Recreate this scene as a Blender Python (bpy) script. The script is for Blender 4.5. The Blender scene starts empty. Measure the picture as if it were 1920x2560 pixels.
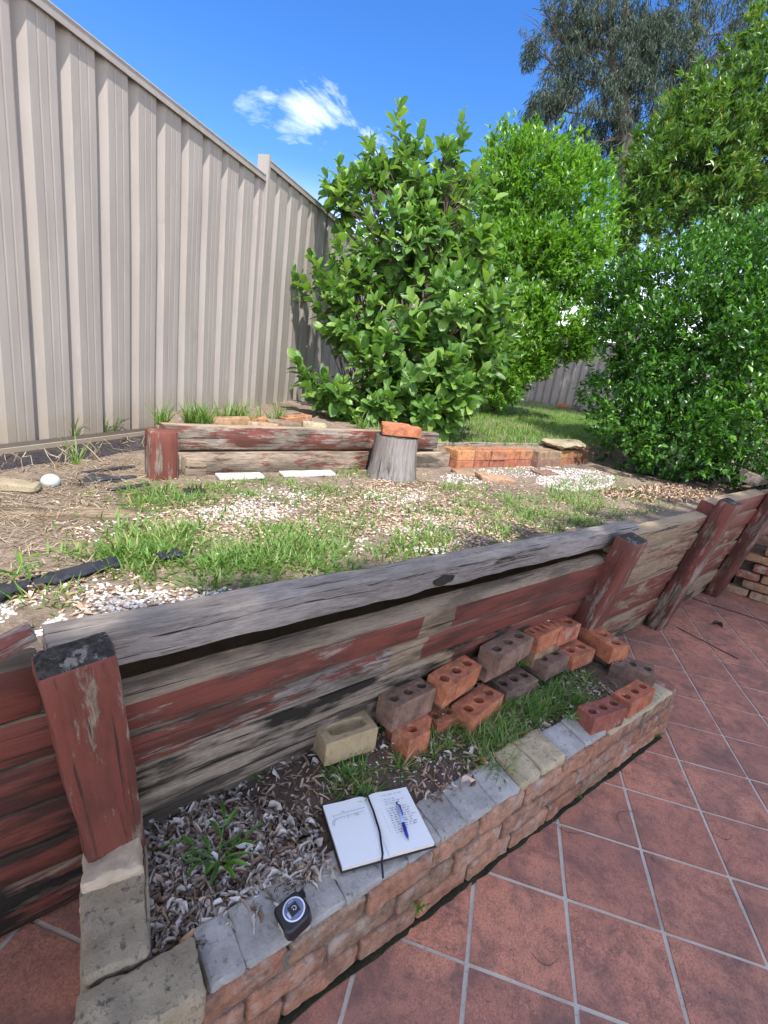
import bpy, bmesh, math, random
import numpy as np
from mathutils import Vector, Matrix, noise as mnoise

random.seed(7)
rng = np.random.default_rng(7)
sc = bpy.context.scene
COL = sc.collection
PI = math.pi

# ------------------------------------------------------------------ camera, sky, sun, exposure
CAM = np.array([0.1069, -1.0828, 1.5912])
ROT = np.array([[0.95963, 0.24659, 0.13526], [0.19627, -0.24271, -0.95003], [-0.20144, 0.93823, -0.28132]])  # rows: right, down, forward
FPX = 1250.0
cd = bpy.data.cameras.new('camera')
cd.sensor_fit = 'HORIZONTAL'; cd.sensor_width = 36.0; cd.lens = 36.0 * FPX / 1920.0
cd.clip_start = 0.02; cd.clip_end = 2000
cam = bpy.data.objects.new('camera', cd); COL.objects.link(cam)
cam.matrix_world = Matrix(((ROT[0][0], -ROT[1][0], -ROT[2][0], CAM[0]), (ROT[0][1], -ROT[1][1], -ROT[2][1], CAM[1]),
                           (ROT[0][2], -ROT[1][2], -ROT[2][2], CAM[2]), (0, 0, 0, 1)))
sc.camera = cam
sc.view_settings.view_transform = 'Standard'; sc.view_settings.look = 'None'
sc.view_settings.exposure = 1.9; sc.view_settings.gamma = 1.0; sc.view_settings.use_curve_mapping = False
SUN_EL = math.radians(58); SUN_AZ = math.atan2(0.50, -0.866)          # azimuth measured from +Y towards +X
sun_dir = Vector((math.sin(SUN_AZ) * math.cos(SUN_EL), math.cos(SUN_AZ) * math.cos(SUN_EL), math.sin(SUN_EL)))
sl = bpy.data.lights.new('sun', 'SUN'); sl.energy = 2.1; sl.angle = math.radians(0.55); sl.color = (1.0, 0.95, 0.87)
so = bpy.data.objects.new('sun', sl); COL.objects.link(so); so.rotation_euler = (-sun_dir).to_track_quat('-Z', 'Y').to_euler()


def px_dir(x, y):
    v = ROT.T @ np.array([(x - 960) / FPX, (y - 1280) / FPX, 1.0]); return v


def at(x, y, z):                       # the point of the level z that the photograph shows at x, y
    v = px_dir(x, y); return CAM + v * (z - CAM[2]) / v[2]


def deep(x, y, d):                     # the point at distance d along the view
    return CAM + px_dir(x, y) * d


# ------------------------------------------------------------------ node helpers
class NT:
    def __init__(s, tree): s.t = tree; s.n = tree.nodes; s.l = tree.links
    def node(s, typ, ins=None, **kw):
        n = s.n.new(typ)
        for k, v in kw.items(): setattr(n, k, v)
        for k, v in (ins or {}).items():
            if isinstance(v, bpy.types.NodeSocket): s.l.new(v, n.inputs[k])
            else: n.inputs[k].default_value = v
        return n
    def math(s, op, a, b=0.0, clamp=False):
        n = s.n.new('ShaderNodeMath'); n.operation = op; n.use_clamp = clamp
        for i, v in enumerate((a, b)):
            if isinstance(v, bpy.types.NodeSocket): s.l.new(v, n.inputs[i])
            else: n.inputs[i].default_value = v
        return n.outputs[0]
    def noise(s, vec, scale, detail=4, rough=0.55, dist=0.0, col=False):
        n = s.node('ShaderNodeTexNoise', {'Scale': scale, 'Detail': detail, 'Roughness': rough, 'Distortion': dist})
        if vec is not None: s.l.new(vec, n.inputs['Vector'])
        return n.outputs['Color' if col else 'Fac']
    def ramp(s, fac, stops, interp='LINEAR'):
        n = s.n.new('ShaderNodeValToRGB'); n.color_ramp.interpolation = interp
        e = n.color_ramp.elements
        while len(e) < len(stops): e.new(0.5)
        for el, (p, c) in zip(e, stops):
            el.position = p; el.color = (c, c, c, 1) if isinstance(c, (int, float)) else (*c, 1)
        s.l.new(fac, n.inputs[0]); return n.outputs[0]
    def mix(s, fac, a, b, mode='MIX'):
        n = s.n.new('ShaderNodeMix'); n.data_type = 'RGBA'; n.blend_type = mode; n.clamp_factor = True
        for i, v in ((0, fac), (6, a), (7, b)):
            if isinstance(v, bpy.types.NodeSocket): s.l.new(v, n.inputs[i])
            else: n.inputs[i].default_value = v if i == 0 else (*v, 1)
        return n.outputs[2]
    def scale(s, vec, xyz, off=None):
        n = s.node('ShaderNodeMapping', {'Scale': xyz}); s.l.new(vec, n.inputs[0])
        if off is not None: s.l.new(off, n.inputs['Location'])
        return n.outputs[0]
    def bump(s, h, strength=0.5, dist=0.01, normal=None):
        n = s.node('ShaderNodeBump', {'Strength': strength, 'Distance': dist, 'Height': h})
        if normal is not None: s.l.new(normal, n.inputs['Normal'])
        return n.outputs[0]


def new_mat(name):
    m = bpy.data.materials.new(name); m.use_nodes = True
    t = NT(m.node_tree); b = t.n['Principled BSDF']
    tc = t.node('ShaderNodeTexCoord'); oi = t.node('ShaderNodeObjectInfo')
    off = t.node('ShaderNodeCombineXYZ', {0: t.math('MULTIPLY', oi.outputs['Random'], 37.0), 1: t.math('MULTIPLY', oi.outputs['Random'], 91.0), 2: t.math('MULTIPLY', oi.outputs['Random'], 53.0)}).outputs[0]
    vec = t.node('ShaderNodeVectorMath', {0: tc.outputs['Object'], 1: off}, operation='ADD').outputs[0]
    return m, t, b, tc.outputs['Object'], vec, oi


def finish(t, b, col, rough=0.8, nrm=None, spec=0.3):
    for k, v in (('Base Color', col), ('Roughness', rough), ('Normal', nrm)):
        if v is None: continue
        if isinstance(v, bpy.types.NodeSocket): t.l.new(v, b.inputs[k])
        else: b.inputs[k].default_value = (*v, 1) if k == 'Base Color' else v
    b.inputs['Specular IOR Level'].default_value = spec


def simple(name, col, rough=0.6, spec=0.4, var=0.12, metal=0.0, nscale=40, bump=0.15):
    m, t, b, ob, vec, oi = new_mat(name)
    n = t.noise(vec, nscale, 5)
    c = t.mix(t.ramp(n, [(0.3, 0.0), (0.7, 1.0)]), tuple(x * (1 - var) for x in col), tuple(min(1, x * (1 + var)) for x in col))
    finish(t, b, c, rough, t.bump(n, bump, 0.002), spec); b.inputs['Metallic'].default_value = metal
    return m


def attr(t, name):
    return t.node('ShaderNodeAttribute', attribute_type='OBJECT', attribute_name=name).outputs['Fac']


# ---- world
w = bpy.data.worlds.new('World'); sc.world = w; w.use_nodes = True
t = NT(w.node_tree); bg = t.n['Background']
sky = t.node('ShaderNodeTexSky', sky_type='NISHITA', sun_disc=False, sun_elevation=SUN_EL, sun_rotation=SUN_AZ, air_density=1.0, dust_density=0.25, ozone_density=2.5)
d0 = t.node('ShaderNodeTexCoord').outputs['Generated']
dirn = t.node('ShaderNodeVectorMath', {0: d0}, operation='NORMALIZE').outputs[0]
hs = t.node('ShaderNodeHueSaturation', {'Hue': 0.512, 'Saturation': 1.34, 'Value': 0.5, 'Color': sky.outputs[0]}).outputs[0]
cl1 = t.noise(t.scale(dirn, (1, 1, 1.7)), 5.5, 9, 0.62, 0.5)


def cloud_near(x, y, tight):
    c = px_dir(x, y); c = c / np.linalg.norm(c)
    dt = t.node('ShaderNodeVectorMath', {0: dirn, 1: tuple(c)}, operation='DISTANCE').outputs['Value']
    return t.node('ShaderNodeMapRange', {'Value': dt, 'From Min': 0.0, 'From Max': tight, 'To Min': 1.0, 'To Max': 0.0}, interpolation_type='SMOOTHSTEP').outputs[0]


near = t.math('MAXIMUM', cloud_near(785, 305, 0.135), t.math('MULTIPLY', cloud_near(640, 232, 0.13), 0.72))
near = t.math('MAXIMUM', near, t.math('MULTIPLY', cloud_near(920, 400, 0.20), 0.55))
clear = t.math('SUBTRACT', 1.0, t.math('MULTIPLY', cloud_near(1000, 500, 1.25), 2.2, True), True)
wide = t.ramp(t.noise(t.scale(dirn, (1, 1, 1), None), 2.1, 2), [(0.36, 0.0), (0.52, 1.0)])  # clouds added outside the view to whiten the ambient light
boost = t.math('MAXIMUM', near, t.math('MULTIPLY', t.math('MULTIPLY', wide, 1.15), clear))
cm = t.math('ADD', cl1, t.math('MULTIPLY', boost, 0.33))
cm = t.math('MULTIPLY', t.ramp(cm, [(0.70, 0.0), (1.10, 0.8)]), t.ramp(t.noise(dirn, 26, 6, 0.7), [(0.25, 0.55), (0.6, 1.0)]))
hz = t.node('ShaderNodeSeparateXYZ', {0: dirn}).outputs[2]
low = t.node('ShaderNodeMapRange', {'Value': hz, 'From Min': 0.02, 'From Max': 0.30, 'To Min': 0.85, 'To Max': 0.0}, interpolation_type='SMOOTHSTEP').outputs[0]
skyc = t.mix(t.math('MAXIMUM', cm, low), hs, (6.8, 6.7, 6.6))
t.l.new(skyc, bg.inputs[0]); bg.inputs[1].default_value = 0.15

# ------------------------------------------------------------------ mesh helpers
def link(o, parent=None):
    COL.objects.link(o)
    if parent is not None: o.parent = parent
    return o


def tag(o, label=None, cat=None, group=None, kind=None):
    if label: o['label'] = label
    if cat: o['category'] = cat
    if group: o['group'] = group
    if kind: o['kind'] = kind
    return o


def empty(name, loc, label=None, cat=None, group=None, kind=None):
    o = bpy.data.objects.new(name, None); o.empty_display_size = 0.05; o.location = Vector(loc); link(o)
    return tag(o, label, cat, group, kind)


def obj(name, me, m, parent=None, mw=None, smooth=False, color=None):
    """me in world coordinates unless mw is given; a child keeps its place under its parent."""
    o = bpy.data.objects.new(name, me); link(o)
    if m is not None and not me.materials:
        for mm in (m if isinstance(m, (list, tuple)) else [m]): me.materials.append(mm)
    M = mw if mw is not None else Matrix()
    if parent is not None:
        o.parent = parent
        pm = Matrix.Translation(parent.location) if parent.parent is None else Matrix.Translation(parent.parent.location) @ parent.matrix_basis
        if parent.parent is None: pm = parent.matrix_basis.copy()
        o.matrix_basis = pm.inverted() @ M
    else:
        o.matrix_basis = M
    if smooth: me.polygons.foreach_set('use_smooth', [True] * len(me.polygons))
    if color: o.color = (*color, 1)
    return o


def bm_mesh(name, bm):
    bmesh.ops.recalc_face_normals(bm, faces=bm.faces)
    me = bpy.data.meshes.new(name); bm.to_mesh(me); bm.free(); return me


def arr_mesh(name, V, F, uv=None, smooth=True):
    V = np.asarray(V, np.float32); F = np.asarray(F, np.int32); k = F.shape[1]
    me = bpy.data.meshes.new(name)
    me.vertices.add(len(V)); me.vertices.foreach_set('co', V.ravel())
    me.loops.add(F.size); me.loops.foreach_set('vertex_index', F.ravel())
    me.polygons.add(len(F)); me.polygons.foreach_set('loop_start', np.arange(0, F.size, k, dtype=np.int32))
    me.polygons.foreach_set('loop_total', np.full(len(F), k, np.int32))
    if uv is not None:
        l = me.uv_layers.new(name='UVMap'); l.data.foreach_set('uv', np.asarray(uv, np.float32)[F.ravel()].ravel())
    me.update(calc_edges=True)
    if smooth: me.polygons.foreach_set('use_smooth', np.ones(len(F), bool))
    return me


def basis(x, y, z, o):
    return Matrix(((x[0], y[0], z[0], o[0]), (x[1], y[1], z[1], o[1]), (x[2], y[2], z[2], o[2]), (0, 0, 0, 1)))


def yawm(loc, yaw, rx=0.0, ry=0.0):
    return Matrix.Translation(Vector(loc)) @ Matrix.Rotation(yaw, 4, 'Z') @ Matrix.Rotation(ry, 4, 'Y') @ Matrix.Rotation(rx, 4, 'X')


def tube_arrays(path, radii, seg=7):
    path = [Vector(p) for p in path]; V = []; F = []
    for i, p in enumerate(path):
        a = path[min(i + 1, len(path) - 1)] - path[max(i - 1, 0)]
        a = a.normalized() if a.length > 1e-9 else Vector((0, 0, 1))
        u = a.orthogonal().normalized() if i == 0 else (pu - a * pu.dot(a)).normalized()
        pu = u; v = a.cross(u)
        for k in range(seg):
            an = 2 * PI * k / seg
            V.append(p + (u * math.cos(an) + v * math.sin(an)) * radii[i])
    for i in range(len(path) - 1):
        for k in range(seg):
            F.append((i * seg + k, i * seg + (k + 1) % seg, (i + 1) * seg + (k + 1) % seg, (i + 1) * seg + k))
    return V, F


class Bag:                              # gathers quads and triangles for one mesh
    def __init__(s): s.V = []; s.F = []
    def add(s, V, F):
        n = len(s.V); s.V += [tuple(v) for v in V]; s.F += [tuple(i + n for i in f) for f in F]
    def tube(s, path, radii, seg=7): s.add(*tube_arrays(path, radii, seg))
    def box(s, lo, hi):
        x0, y0, z0 = lo; x1, y1, z1 = hi
        s.add([(x0, y0, z0), (x1, y0, z0), (x1, y1, z0), (x0, y1, z0), (x0, y0, z1), (x1, y0, z1), (x1, y1, z1), (x0, y1, z1)],
              [(0, 3, 2, 1), (4, 5, 6, 7), (0, 1, 5, 4), (1, 2, 6, 5), (2, 3, 7, 6), (3, 0, 4, 7)])
    def mesh(s, name):
        me = bpy.data.meshes.new(name); me.from_pydata(s.V, [], s.F); me.update(); return me


def rough_box(name, size, seed, seg=0.03, amp=0.004, bev=0.006, fr=9.0, crisp=True):
    """a box with its origin in the middle of its base, worn edges and an uneven skin"""
    L, W, H = size
    nx, ny, nz = [max(2, min(60, int(round(a / seg)))) for a in size]
    pts = {}; F = []
    def vid(i, j, k):
        key = (i, j, k)
        if key not in pts: pts[key] = len(pts)
        return pts[key]
    for i in range(nx):
        for j in range(ny):
            F.append((vid(i, j, 0), vid(i, j + 1, 0), vid(i + 1, j + 1, 0), vid(i + 1, j, 0)))
            F.append((vid(i, j, nz), vid(i + 1, j, nz), vid(i + 1, j + 1, nz), vid(i, j + 1, nz)))
    for i in range(nx):
        for k in range(nz):
            F.append((vid(i, 0, k), vid(i + 1, 0, k), vid(i + 1, 0, k + 1), vid(i, 0, k + 1)))
            F.append((vid(i, ny, k), vid(i, ny, k + 1), vid(i + 1, ny, k + 1), vid(i + 1, ny, k)))
    for j in range(ny):
        for k in range(nz):
            F.append((vid(0, j, k), vid(0, j, k + 1), vid(0, j + 1, k + 1), vid(0, j + 1, k)))
            F.append((vid(nx, j, k), vid(nx, j + 1, k), vid(nx, j + 1, k + 1), vid(nx, j, k + 1)))
    V = [None] * len(pts)
    half = Vector((L / 2, W / 2, H / 2))
    for (i, j, k), n in pts.items():
        def pos(i, n, l):                # first and last rows sit close to the edge: that is the bevel
            if i == 0: return -l / 2
            if i == n: return l / 2
            if n > 2 and i == 1: return -l / 2 + min(bev * 1.6, l / n)
            if n > 2 and i == n - 1: return l / 2 - min(bev * 1.6, l / n)
            return -l / 2 + l * i / n
        p = Vector((pos(i, nx, L), pos(j, ny, W), pos(k, nz, H)))
        ex = (i in (0, nx)) + (j in (0, ny)) + (k in (0, nz))
        if ex >= 2:
            for a, (c, m_) in enumerate(((i, nx), (j, ny), (k, nz))):
                if c in (0, m_): p[a] -= math.copysign(bev * (0.55 if ex == 2 else 0.75), p[a])
        q = p * fr + Vector((seed * 7.3, seed * 3.1, seed * 5.7))
        p += mnoise.noise_vector(q) * amp + mnoise.noise_vector(q * 3.1) * amp * 0.45
        V[n] = (p.x, p.y, p.z + H / 2)
    me = bpy.data.meshes.new(name); me.from_pydata(V, [], F); me.update()
    me.polygons.foreach_set('use_smooth', [True] * len(me.polygons))
    if crisp: me.set_sharp_from_angle(angle=math.radians(29))
    return me


def holed_brick(name, L=0.23, W=0.11, H=0.076, holes=3, r=0.021, depth=0.045, seed=0, frog=False, oval=1.0):
    """brick with core holes (or one long frog) sunk in its top; origin in the middle of its base"""
    bm = bmesh.new()
    x0 = -L / 2; cell = L / holes; n = 16
    def ring(pts): return [bm.verts.new(p) for p in pts]
    grid = {}
    def gv(p):
        k = tuple(round(c, 5) for c in p)
        if k not in grid: grid[k] = bm.verts.new(p)
        return grid[k]
    for c in range(holes):
        cx = x0 + cell * (c + 0.5)
        outer = []; inner = []
        for k in range(n):
            a = 2 * PI * (k + 0.5) / n
            ca, sa = math.cos(a), math.sin(a)
            s_ = 1 / max(abs(ca), abs(sa))
            outer.append(gv((cx + ca * s_ * cell / 2, sa * s_ * W / 2, H)))
            if frog:
                s2 = 1 / max(abs(ca), abs(sa)); inner.append(bm.verts.new((cx + ca * s2 * (L / 2 - 0.035), sa * s2 * (W / 2 - 0.028), H)))
            else: inner.append(bm.verts.new((cx + ca * r, sa * r * oval, H)))
        low = [bm.verts.new((v.co.x * (0.94 if frog else 1), v.co.y * (0.9 if frog else 1), H - depth)) for v in inner]
        for k in range(n):
            q = (k + 1) % n
            bm.faces.new((outer[k], outer[q], inner[q], inner[k])); bm.faces.new((inner[k], inner[q], low[q], low[k]))
        bm.faces.new(low)
        for sx, sy in ((1, 1), (-1, 1), (-1, -1), (1, -1)):  # corner of the cell
            cv = gv((cx + sx * cell / 2, sy * W / 2, H))
            a0 = min(outer, key=lambda v: (abs(v.co.x - cv.co.x) > 1e-6, abs(v.co.y - cv.co.y)))
            a1 = min(outer, key=lambda v: (abs(v.co.y - cv.co.y) > 1e-6, abs(v.co.x - cv.co.x)))
            if a0 is not a1:
                try: bm.faces.new((a0, cv, a1))
                except ValueError: pass
    bm.verts.ensure_lookup_table()
    bnd = [e for e in bm.edges if len(e.link_faces) == 1]
    ret = bmesh.ops.extrude_edge_only(bm, edges=bnd)
    nv = [v for v in ret['geom'] if isinstance(v, bmesh.types.BMVert)]
    for v in nv: v.co.z = 0
    be = [e for e in bm.edges if len(e.link_faces) == 1]
    try: bmesh.ops.contextual_create(bm, geom=be)
    except Exception: pass
    for v in bm.verts:
        if abs(abs(v.co.x) - L / 2) < 1e-4 or abs(abs(v.co.y) - W / 2) < 1e-4:
            q = v.co * 14 + Vector((seed * 3.3, seed * 1.7, 0)); v.co += mnoise.noise_vector(q) * 0.0028
    return bm_mesh(name, bm)


def soft_edges(o, width=0.004, seg=2):
    m = o.modifiers.new('bevel', 'BEVEL'); m.width = width; m.segments = seg; m.limit_method = 'ANGLE'; m.angle_limit = math.radians(50)
    return o


# ------------------------------------------------------------------ materials
def brick_mat(name, rough_amt=1.0, lime=0.0):
    m, t, b, ob, vec, oi = new_mat(name)
    n1 = t.noise(vec, 22, 8, 0.74); n2 = t.noise(vec, 110, 6, 0.75); n3 = t.noise(vec, 9, 7, 0.7)
    c = t.mix(t.ramp(n1, [(0.32, 0.0), (0.7, 1.0)]), (0.42, 0.42, 0.42), (1.25, 1.2, 1.14))
    c = t.mix(1.0, oi.outputs['Color'], c, 'MULTIPLY')
    c = t.mix(t.ramp(n2, [(0.54, 0.0), (0.66, 0.5)]), c, (0.06, 0.045, 0.04))                 # burnt specks
    c = t.mix(t.ramp(n3, [(0.52, 0.0), (0.72, 0.55)]), c, (0.07, 0.06, 0.05))                 # dirt
    if lime: c = t.mix(t.ramp(t.noise(vec, 12, 6, 0.7), [(0.52, 0.0), (0.66, lime)]), c, (0.42, 0.38, 0.33))
    c = t.mix(t.ramp(t.noise(vec, 10, 7, 0.72), [(0.60, 0.0), (0.66, 0.5)]), c, (0.40, 0.36, 0.31))
    c = t.mix(t.ramp(t.noise(vec, 13, 5, 0.7, 0.8), [(0.60, 0.0), (0.70, 0.55)]), c, (0.05, 0.05, 0.025))
    c = t.mix(t.ramp(t.noise(vec, 260, 3), [(0.60, 0.0), (0.75, 0.35)]), c, (0.5, 0.42, 0.36))
    h = t.math('ADD', t.math('MULTIPLY', n1, 1.0), t.math('MULTIPLY', n2, 0.45))
    finish(t, b, c, 0.9, t.bump(h, 0.75 * rough_amt, 0.006), 0.2)
    return m


M_BRICK = brick_mat('fired_brick')
M_OLD = brick_mat('weathered_brick', 1.3, 0.55)


def timber_mat():
    m, t, b, ob, vec, oi = new_mat('weathered_timber')
    paint, grey, fresh, dirt = attr(t, 'paint'), attr(t, 'grey'), attr(t, 'fresh'), attr(t, 'dirt')
    gx = t.scale(vec, (8, 62, 62)); grain = t.noise(gx, 2.2, 9, 0.78, 0.4)
    fine = t.noise(t.scale(vec, (0.9, 40, 40)), 2.2, 4, 0.6, 0.35)
    blot = t.noise(vec, 4.0, 4)
    tan = t.mix(t.ramp(grain, [(0.3, 0.0), (0.7, 1.0)]), (0.17, 0.115, 0.07), (0.38, 0.285, 0.18))
    gry = t.mix(t.ramp(grain, [(0.3, 0.0), (0.68, 1.0)]), (0.15, 0.135, 0.125), (0.43, 0.40, 0.385))
    wood = t.mix(grey, tan, gry)
    wood = t.mix(t.ramp(fine, [(0.365, 0.92), (0.405, 0.0)]), wood, (0.035, 0.028, 0.022))
    red = t.mix(blot, (0.105, 0.030, 0.023), (0.190, 0.056, 0.040))
    red = t.mix(t.ramp(fine, [(0.3, 0.0), (0.8, 0.35)]), red, (0.22, 0.09, 0.075))
    peel = t.noise(t.scale(vec, (3.4, 18, 18)), 2.0, 9, 0.74, 0.3)
    big = t.noise(t.scale(vec, (1.5, 3.5, 3.5)), 2.0, 2)
    v = t.math('ADD', t.math('ADD', t.math('MULTIPLY', peel, 0.75), t.math('MULTIPLY', big, 0.45)), t.math('SUBTRACT', paint, 0.6))
    lx = t.node('ShaderNodeSeparateXYZ', {0: ob}).outputs[0]
    wob = t.math('MULTIPLY', t.math('SUBTRACT', t.noise(vec, 14, 4), 0.5), 0.10)
    isf = t.math('GREATER_THAN', t.math('ADD', lx, wob), fresh)
    band = t.math('MULTIPLY', t.math('GREATER_THAN', lx, t.math('SUBTRACT', fresh, 0.17)), t.math('SUBTRACT', 1.0, isf))
    pm = t.ramp(v, [(0.47, 0.0), (0.53, 1.0)])
    pm = t.math('MAXIMUM', t.math('MULTIPLY', pm, t.math('SUBTRACT', 1.0, band)), isf, True)
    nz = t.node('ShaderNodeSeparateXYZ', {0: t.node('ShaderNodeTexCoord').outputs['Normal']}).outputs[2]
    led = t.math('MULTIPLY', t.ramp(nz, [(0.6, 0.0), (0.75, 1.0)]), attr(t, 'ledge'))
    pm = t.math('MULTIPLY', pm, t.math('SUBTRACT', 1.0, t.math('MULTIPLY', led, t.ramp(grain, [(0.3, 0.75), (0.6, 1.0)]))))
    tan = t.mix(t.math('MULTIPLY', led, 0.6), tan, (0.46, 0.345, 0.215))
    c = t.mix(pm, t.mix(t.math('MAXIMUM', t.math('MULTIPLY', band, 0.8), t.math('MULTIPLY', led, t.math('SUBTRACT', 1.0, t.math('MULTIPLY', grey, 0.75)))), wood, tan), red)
    c = t.mix(t.ramp(fine, [(0.35, 0.85), (0.385, 0.0)]), c, (0.03, 0.024, 0.02))
    dm = t.noise(t.scale(vec, (1.2, 5, 5)), 2.6, 5, 0.6)
    dmask = t.math('MULTIPLY', t.ramp(dm, [(0.44, 0.0), (0.56, 1.0)]), dirt)
    c = t.mix(dmask, c, (0.022, 0.019, 0.015))
    h = t.math('ADD', t.math('ADD', t.math('MULTIPLY', grain, t.math('SUBTRACT', 1.25, pm)), t.math('MULTIPLY', pm, 0.35)), t.math('MULTIPLY', fine, 0.5))
    finish(t, b, c, t.mix(pm, (0.9, 0.9, 0.9), (0.62, 0.62, 0.62)), t.bump(h, 0.85, 0.006), 0.25)
    return m


M_TIMBER = timber_mat()


def endgrain_mat():
    m, t, b, ob, vec, oi = new_mat('rotten_end_grain')
    n = t.noise(vec, 80, 6, 0.72); r = t.noise(vec, 26, 7, 0.75)
    c = t.mix(t.ramp(n, [(0.35, 0.0), (0.7, 1.0)]), (0.03, 0.027, 0.024), (0.13, 0.115, 0.10))
    c = t.mix(t.ramp(r, [(0.55, 0.0), (0.60, 0.85)]), c, (0.36, 0.32, 0.29))
    finish(t, b, c, 0.95, t.bump(n, 1.0, 0.02), 0.1); return m


M_END = endgrain_mat()


def tile_mat():
    m, t, b, ob, vec, oi = new_mat('red_stencilled_concrete')
    n1 = t.noise(vec, 3.5, 6, 0.62); n2 = t.noise(vec, 20, 7, 0.72); n3 = t.noise(vec, 170, 4, 0.75)
    c = t.mix(t.ramp(n1, [(0.3, 0.0), (0.7, 1.0)]), (0.42, 0.168, 0.108), (0.60, 0.255, 0.155))
    c = t.mix(t.ramp(n2, [(0.46, 0.0), (0.62, 0.72)]), c, (0.22, 0.105, 0.072))
    c = t.mix(t.ramp(n3, [(0.53, 0.0), (0.64, 0.65)]), c, (0.60, 0.33, 0.26))
    c = t.mix(t.ramp(n3, [(0.36, 0.75), (0.46, 0.0)]), c, (0.13, 0.065, 0.055))
    c = t.mix(t.ramp(t.noise(vec, 1.9, 4), [(0.55, 0.0), (0.75, 0.6)]), c, (0.17, 0.10, 0.088))
    wp = t.node('ShaderNodeNewGeometry').outputs['Position']
    c = t.mix(t.ramp(t.noise(wp, 1.3, 7, 0.66), [(0.47, 0.0), (0.66, 0.75)]), c, (0.20, 0.115, 0.095))
    c = t.mix(t.ramp(t.noise(wp, 5.0, 8, 0.74, 0.5), [(0.50, 0.0), (0.64, 0.75)]), c, (0.145, 0.088, 0.075))
    c = t.mix(t.ramp(t.noise(wp, 60, 3, 0.7), [(0.66, 0.0), (0.72, 0.8)]), c, (0.07, 0.05, 0.045))
    c = t.mix(t.math('MULTIPLY', oi.outputs['Random'], 0.30), c, (0.27, 0.12, 0.09))
    finish(t, b, c, t.ramp(n2, [(0.3, 0.6), (0.7, 0.85)]), t.bump(t.math('ADD', n2, t.math('MULTIPLY', n3, 0.6)), 0.4, 0.004), 0.22); return m


M_TILE = tile_mat()


def speck_mat(name, a, bcol, spots, s1=14, s2=60, bump=0.8, dist=0.008, thr=0.52):
    m, t, b, ob, vec, oi = new_mat(name)
    n1 = t.noise(vec, s1, 8, 0.74); n2 = t.noise(vec, s2, 6, 0.72)
    c = t.mix(t.ramp(n1, [(0.3, 0.0), (0.7, 1.0)]), a, bcol)
    c = t.mix(t.ramp(n2, [(thr, 0.0), (thr + 0.12, 0.85)]), c, spots)
    c = t.mix(t.ramp(t.noise(vec, s1 * 0.45, 3), [(0.55, 0.0), (0.75, 0.5)]), c, spots)
    finish(t, b, c, 0.92, t.bump(t.math('ADD', n1, t.math('MULTIPLY', n2, 0.6)), bump, dist), 0.2); return m


M_STONE = speck_mat('lichened_sandstone', (0.23, 0.185, 0.12), (0.40, 0.335, 0.235), (0.07, 0.062, 0.05), 12, 48, thr=0.53)
M_PALE = speck_mat('pale_sandstone', (0.33, 0.26, 0.18), (0.52, 0.42, 0.31), (0.15, 0.12, 0.09), 10, 50, thr=0.60)
M_MORTAR = speck_mat('grey_mortar', (0.21, 0.20, 0.185), (0.46, 0.44, 0.41), (0.11, 0.10, 0.09), 8, 46, 1.0, 0.009, 0.56)
M_JOINT = speck_mat('crumbling_joint', (0.10, 0.085, 0.07), (0.24, 0.20, 0.165), (0.04, 0.035, 0.03), 16, 80, thr=0.52)
M_YELLOW = speck_mat('cream_brick', (0.29, 0.215, 0.12), (0.47, 0.37, 0.22), (0.12, 0.09, 0.05), 12, 55, thr=0.57)
M_CAPY = speck_mat('mossy_cream_stone', (0.30, 0.235, 0.14), (0.50, 0.42, 0.28), (0.11, 0.10, 0.07), 11, 55, thr=0.55)
M_GROUT = speck_mat('pale_grout', (0.44, 0.39, 0.32), (0.64, 0.58, 0.49), (0.24, 0.19, 0.15), 8, 90, 0.4, 0.003, 0.58)
M_SOIL = speck_mat('garden_soil', (0.085, 0.060, 0.046), (0.19, 0.135, 0.102), (0.022, 0.017, 0.014), 9, 42, 1.0, 0.02, 0.55)
M_MOSS = speck_mat('moss', (0.022, 0.019, 0.013), (0.040, 0.040, 0.016), (0.01, 0.01, 0.008), 20, 90)


def metal_mat():
    m, t, b, ob, vec, oi = new_mat('beige_painted_steel')
    n = t.noise(t.scale(vec, (7, 7, 1.1)), 2.0, 5); f = t.noise(vec, 150, 3)
    c = t.mix(t.ramp(n, [(0.3, 0.0), (0.75, 1.0)]), (0.265, 0.236, 0.214), (0.325, 0.29, 0.262))
    c = t.mix(t.ramp(t.noise(vec, 3.0, 8, 0.7), [(0.60, 0.0), (0.70, 0.35)]), c, (0.19, 0.165, 0.14))
    c = t.mix(t.ramp(t.noise(vec, 1.6, 6, 0.6), [(0.4, 0.0), (0.7, 0.25)]), c, (0.22, 0.20, 0.185))
    c = t.mix(t.ramp(t.noise(t.scale(vec, (30, 30, 3)), 1.5, 5, 0.7), [(0.60, 0.0), (0.72, 0.3)]), c, (0.46, 0.43, 0.40))
    z = t.node('ShaderNodeSeparateXYZ', {0: ob}).outputs[2]
    mud = t.math('MULTIPLY', t.node('ShaderNodeMapRange', {'Value': z, 'From Min': 1.0, 'From Max': 1.32, 'To Min': 0.75, 'To Max': 0.0}).outputs[0], t.ramp(t.noise(vec, 9, 6), [(0.3, 0.0), (0.6, 1.0)]))
    c = t.mix(mud, c, (0.27, 0.22, 0.16))
    finish(t, b, c, 0.45, t.bump(f, 0.05, 0.001), 0.4); return m


M_FENCE = metal_mat()


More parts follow.
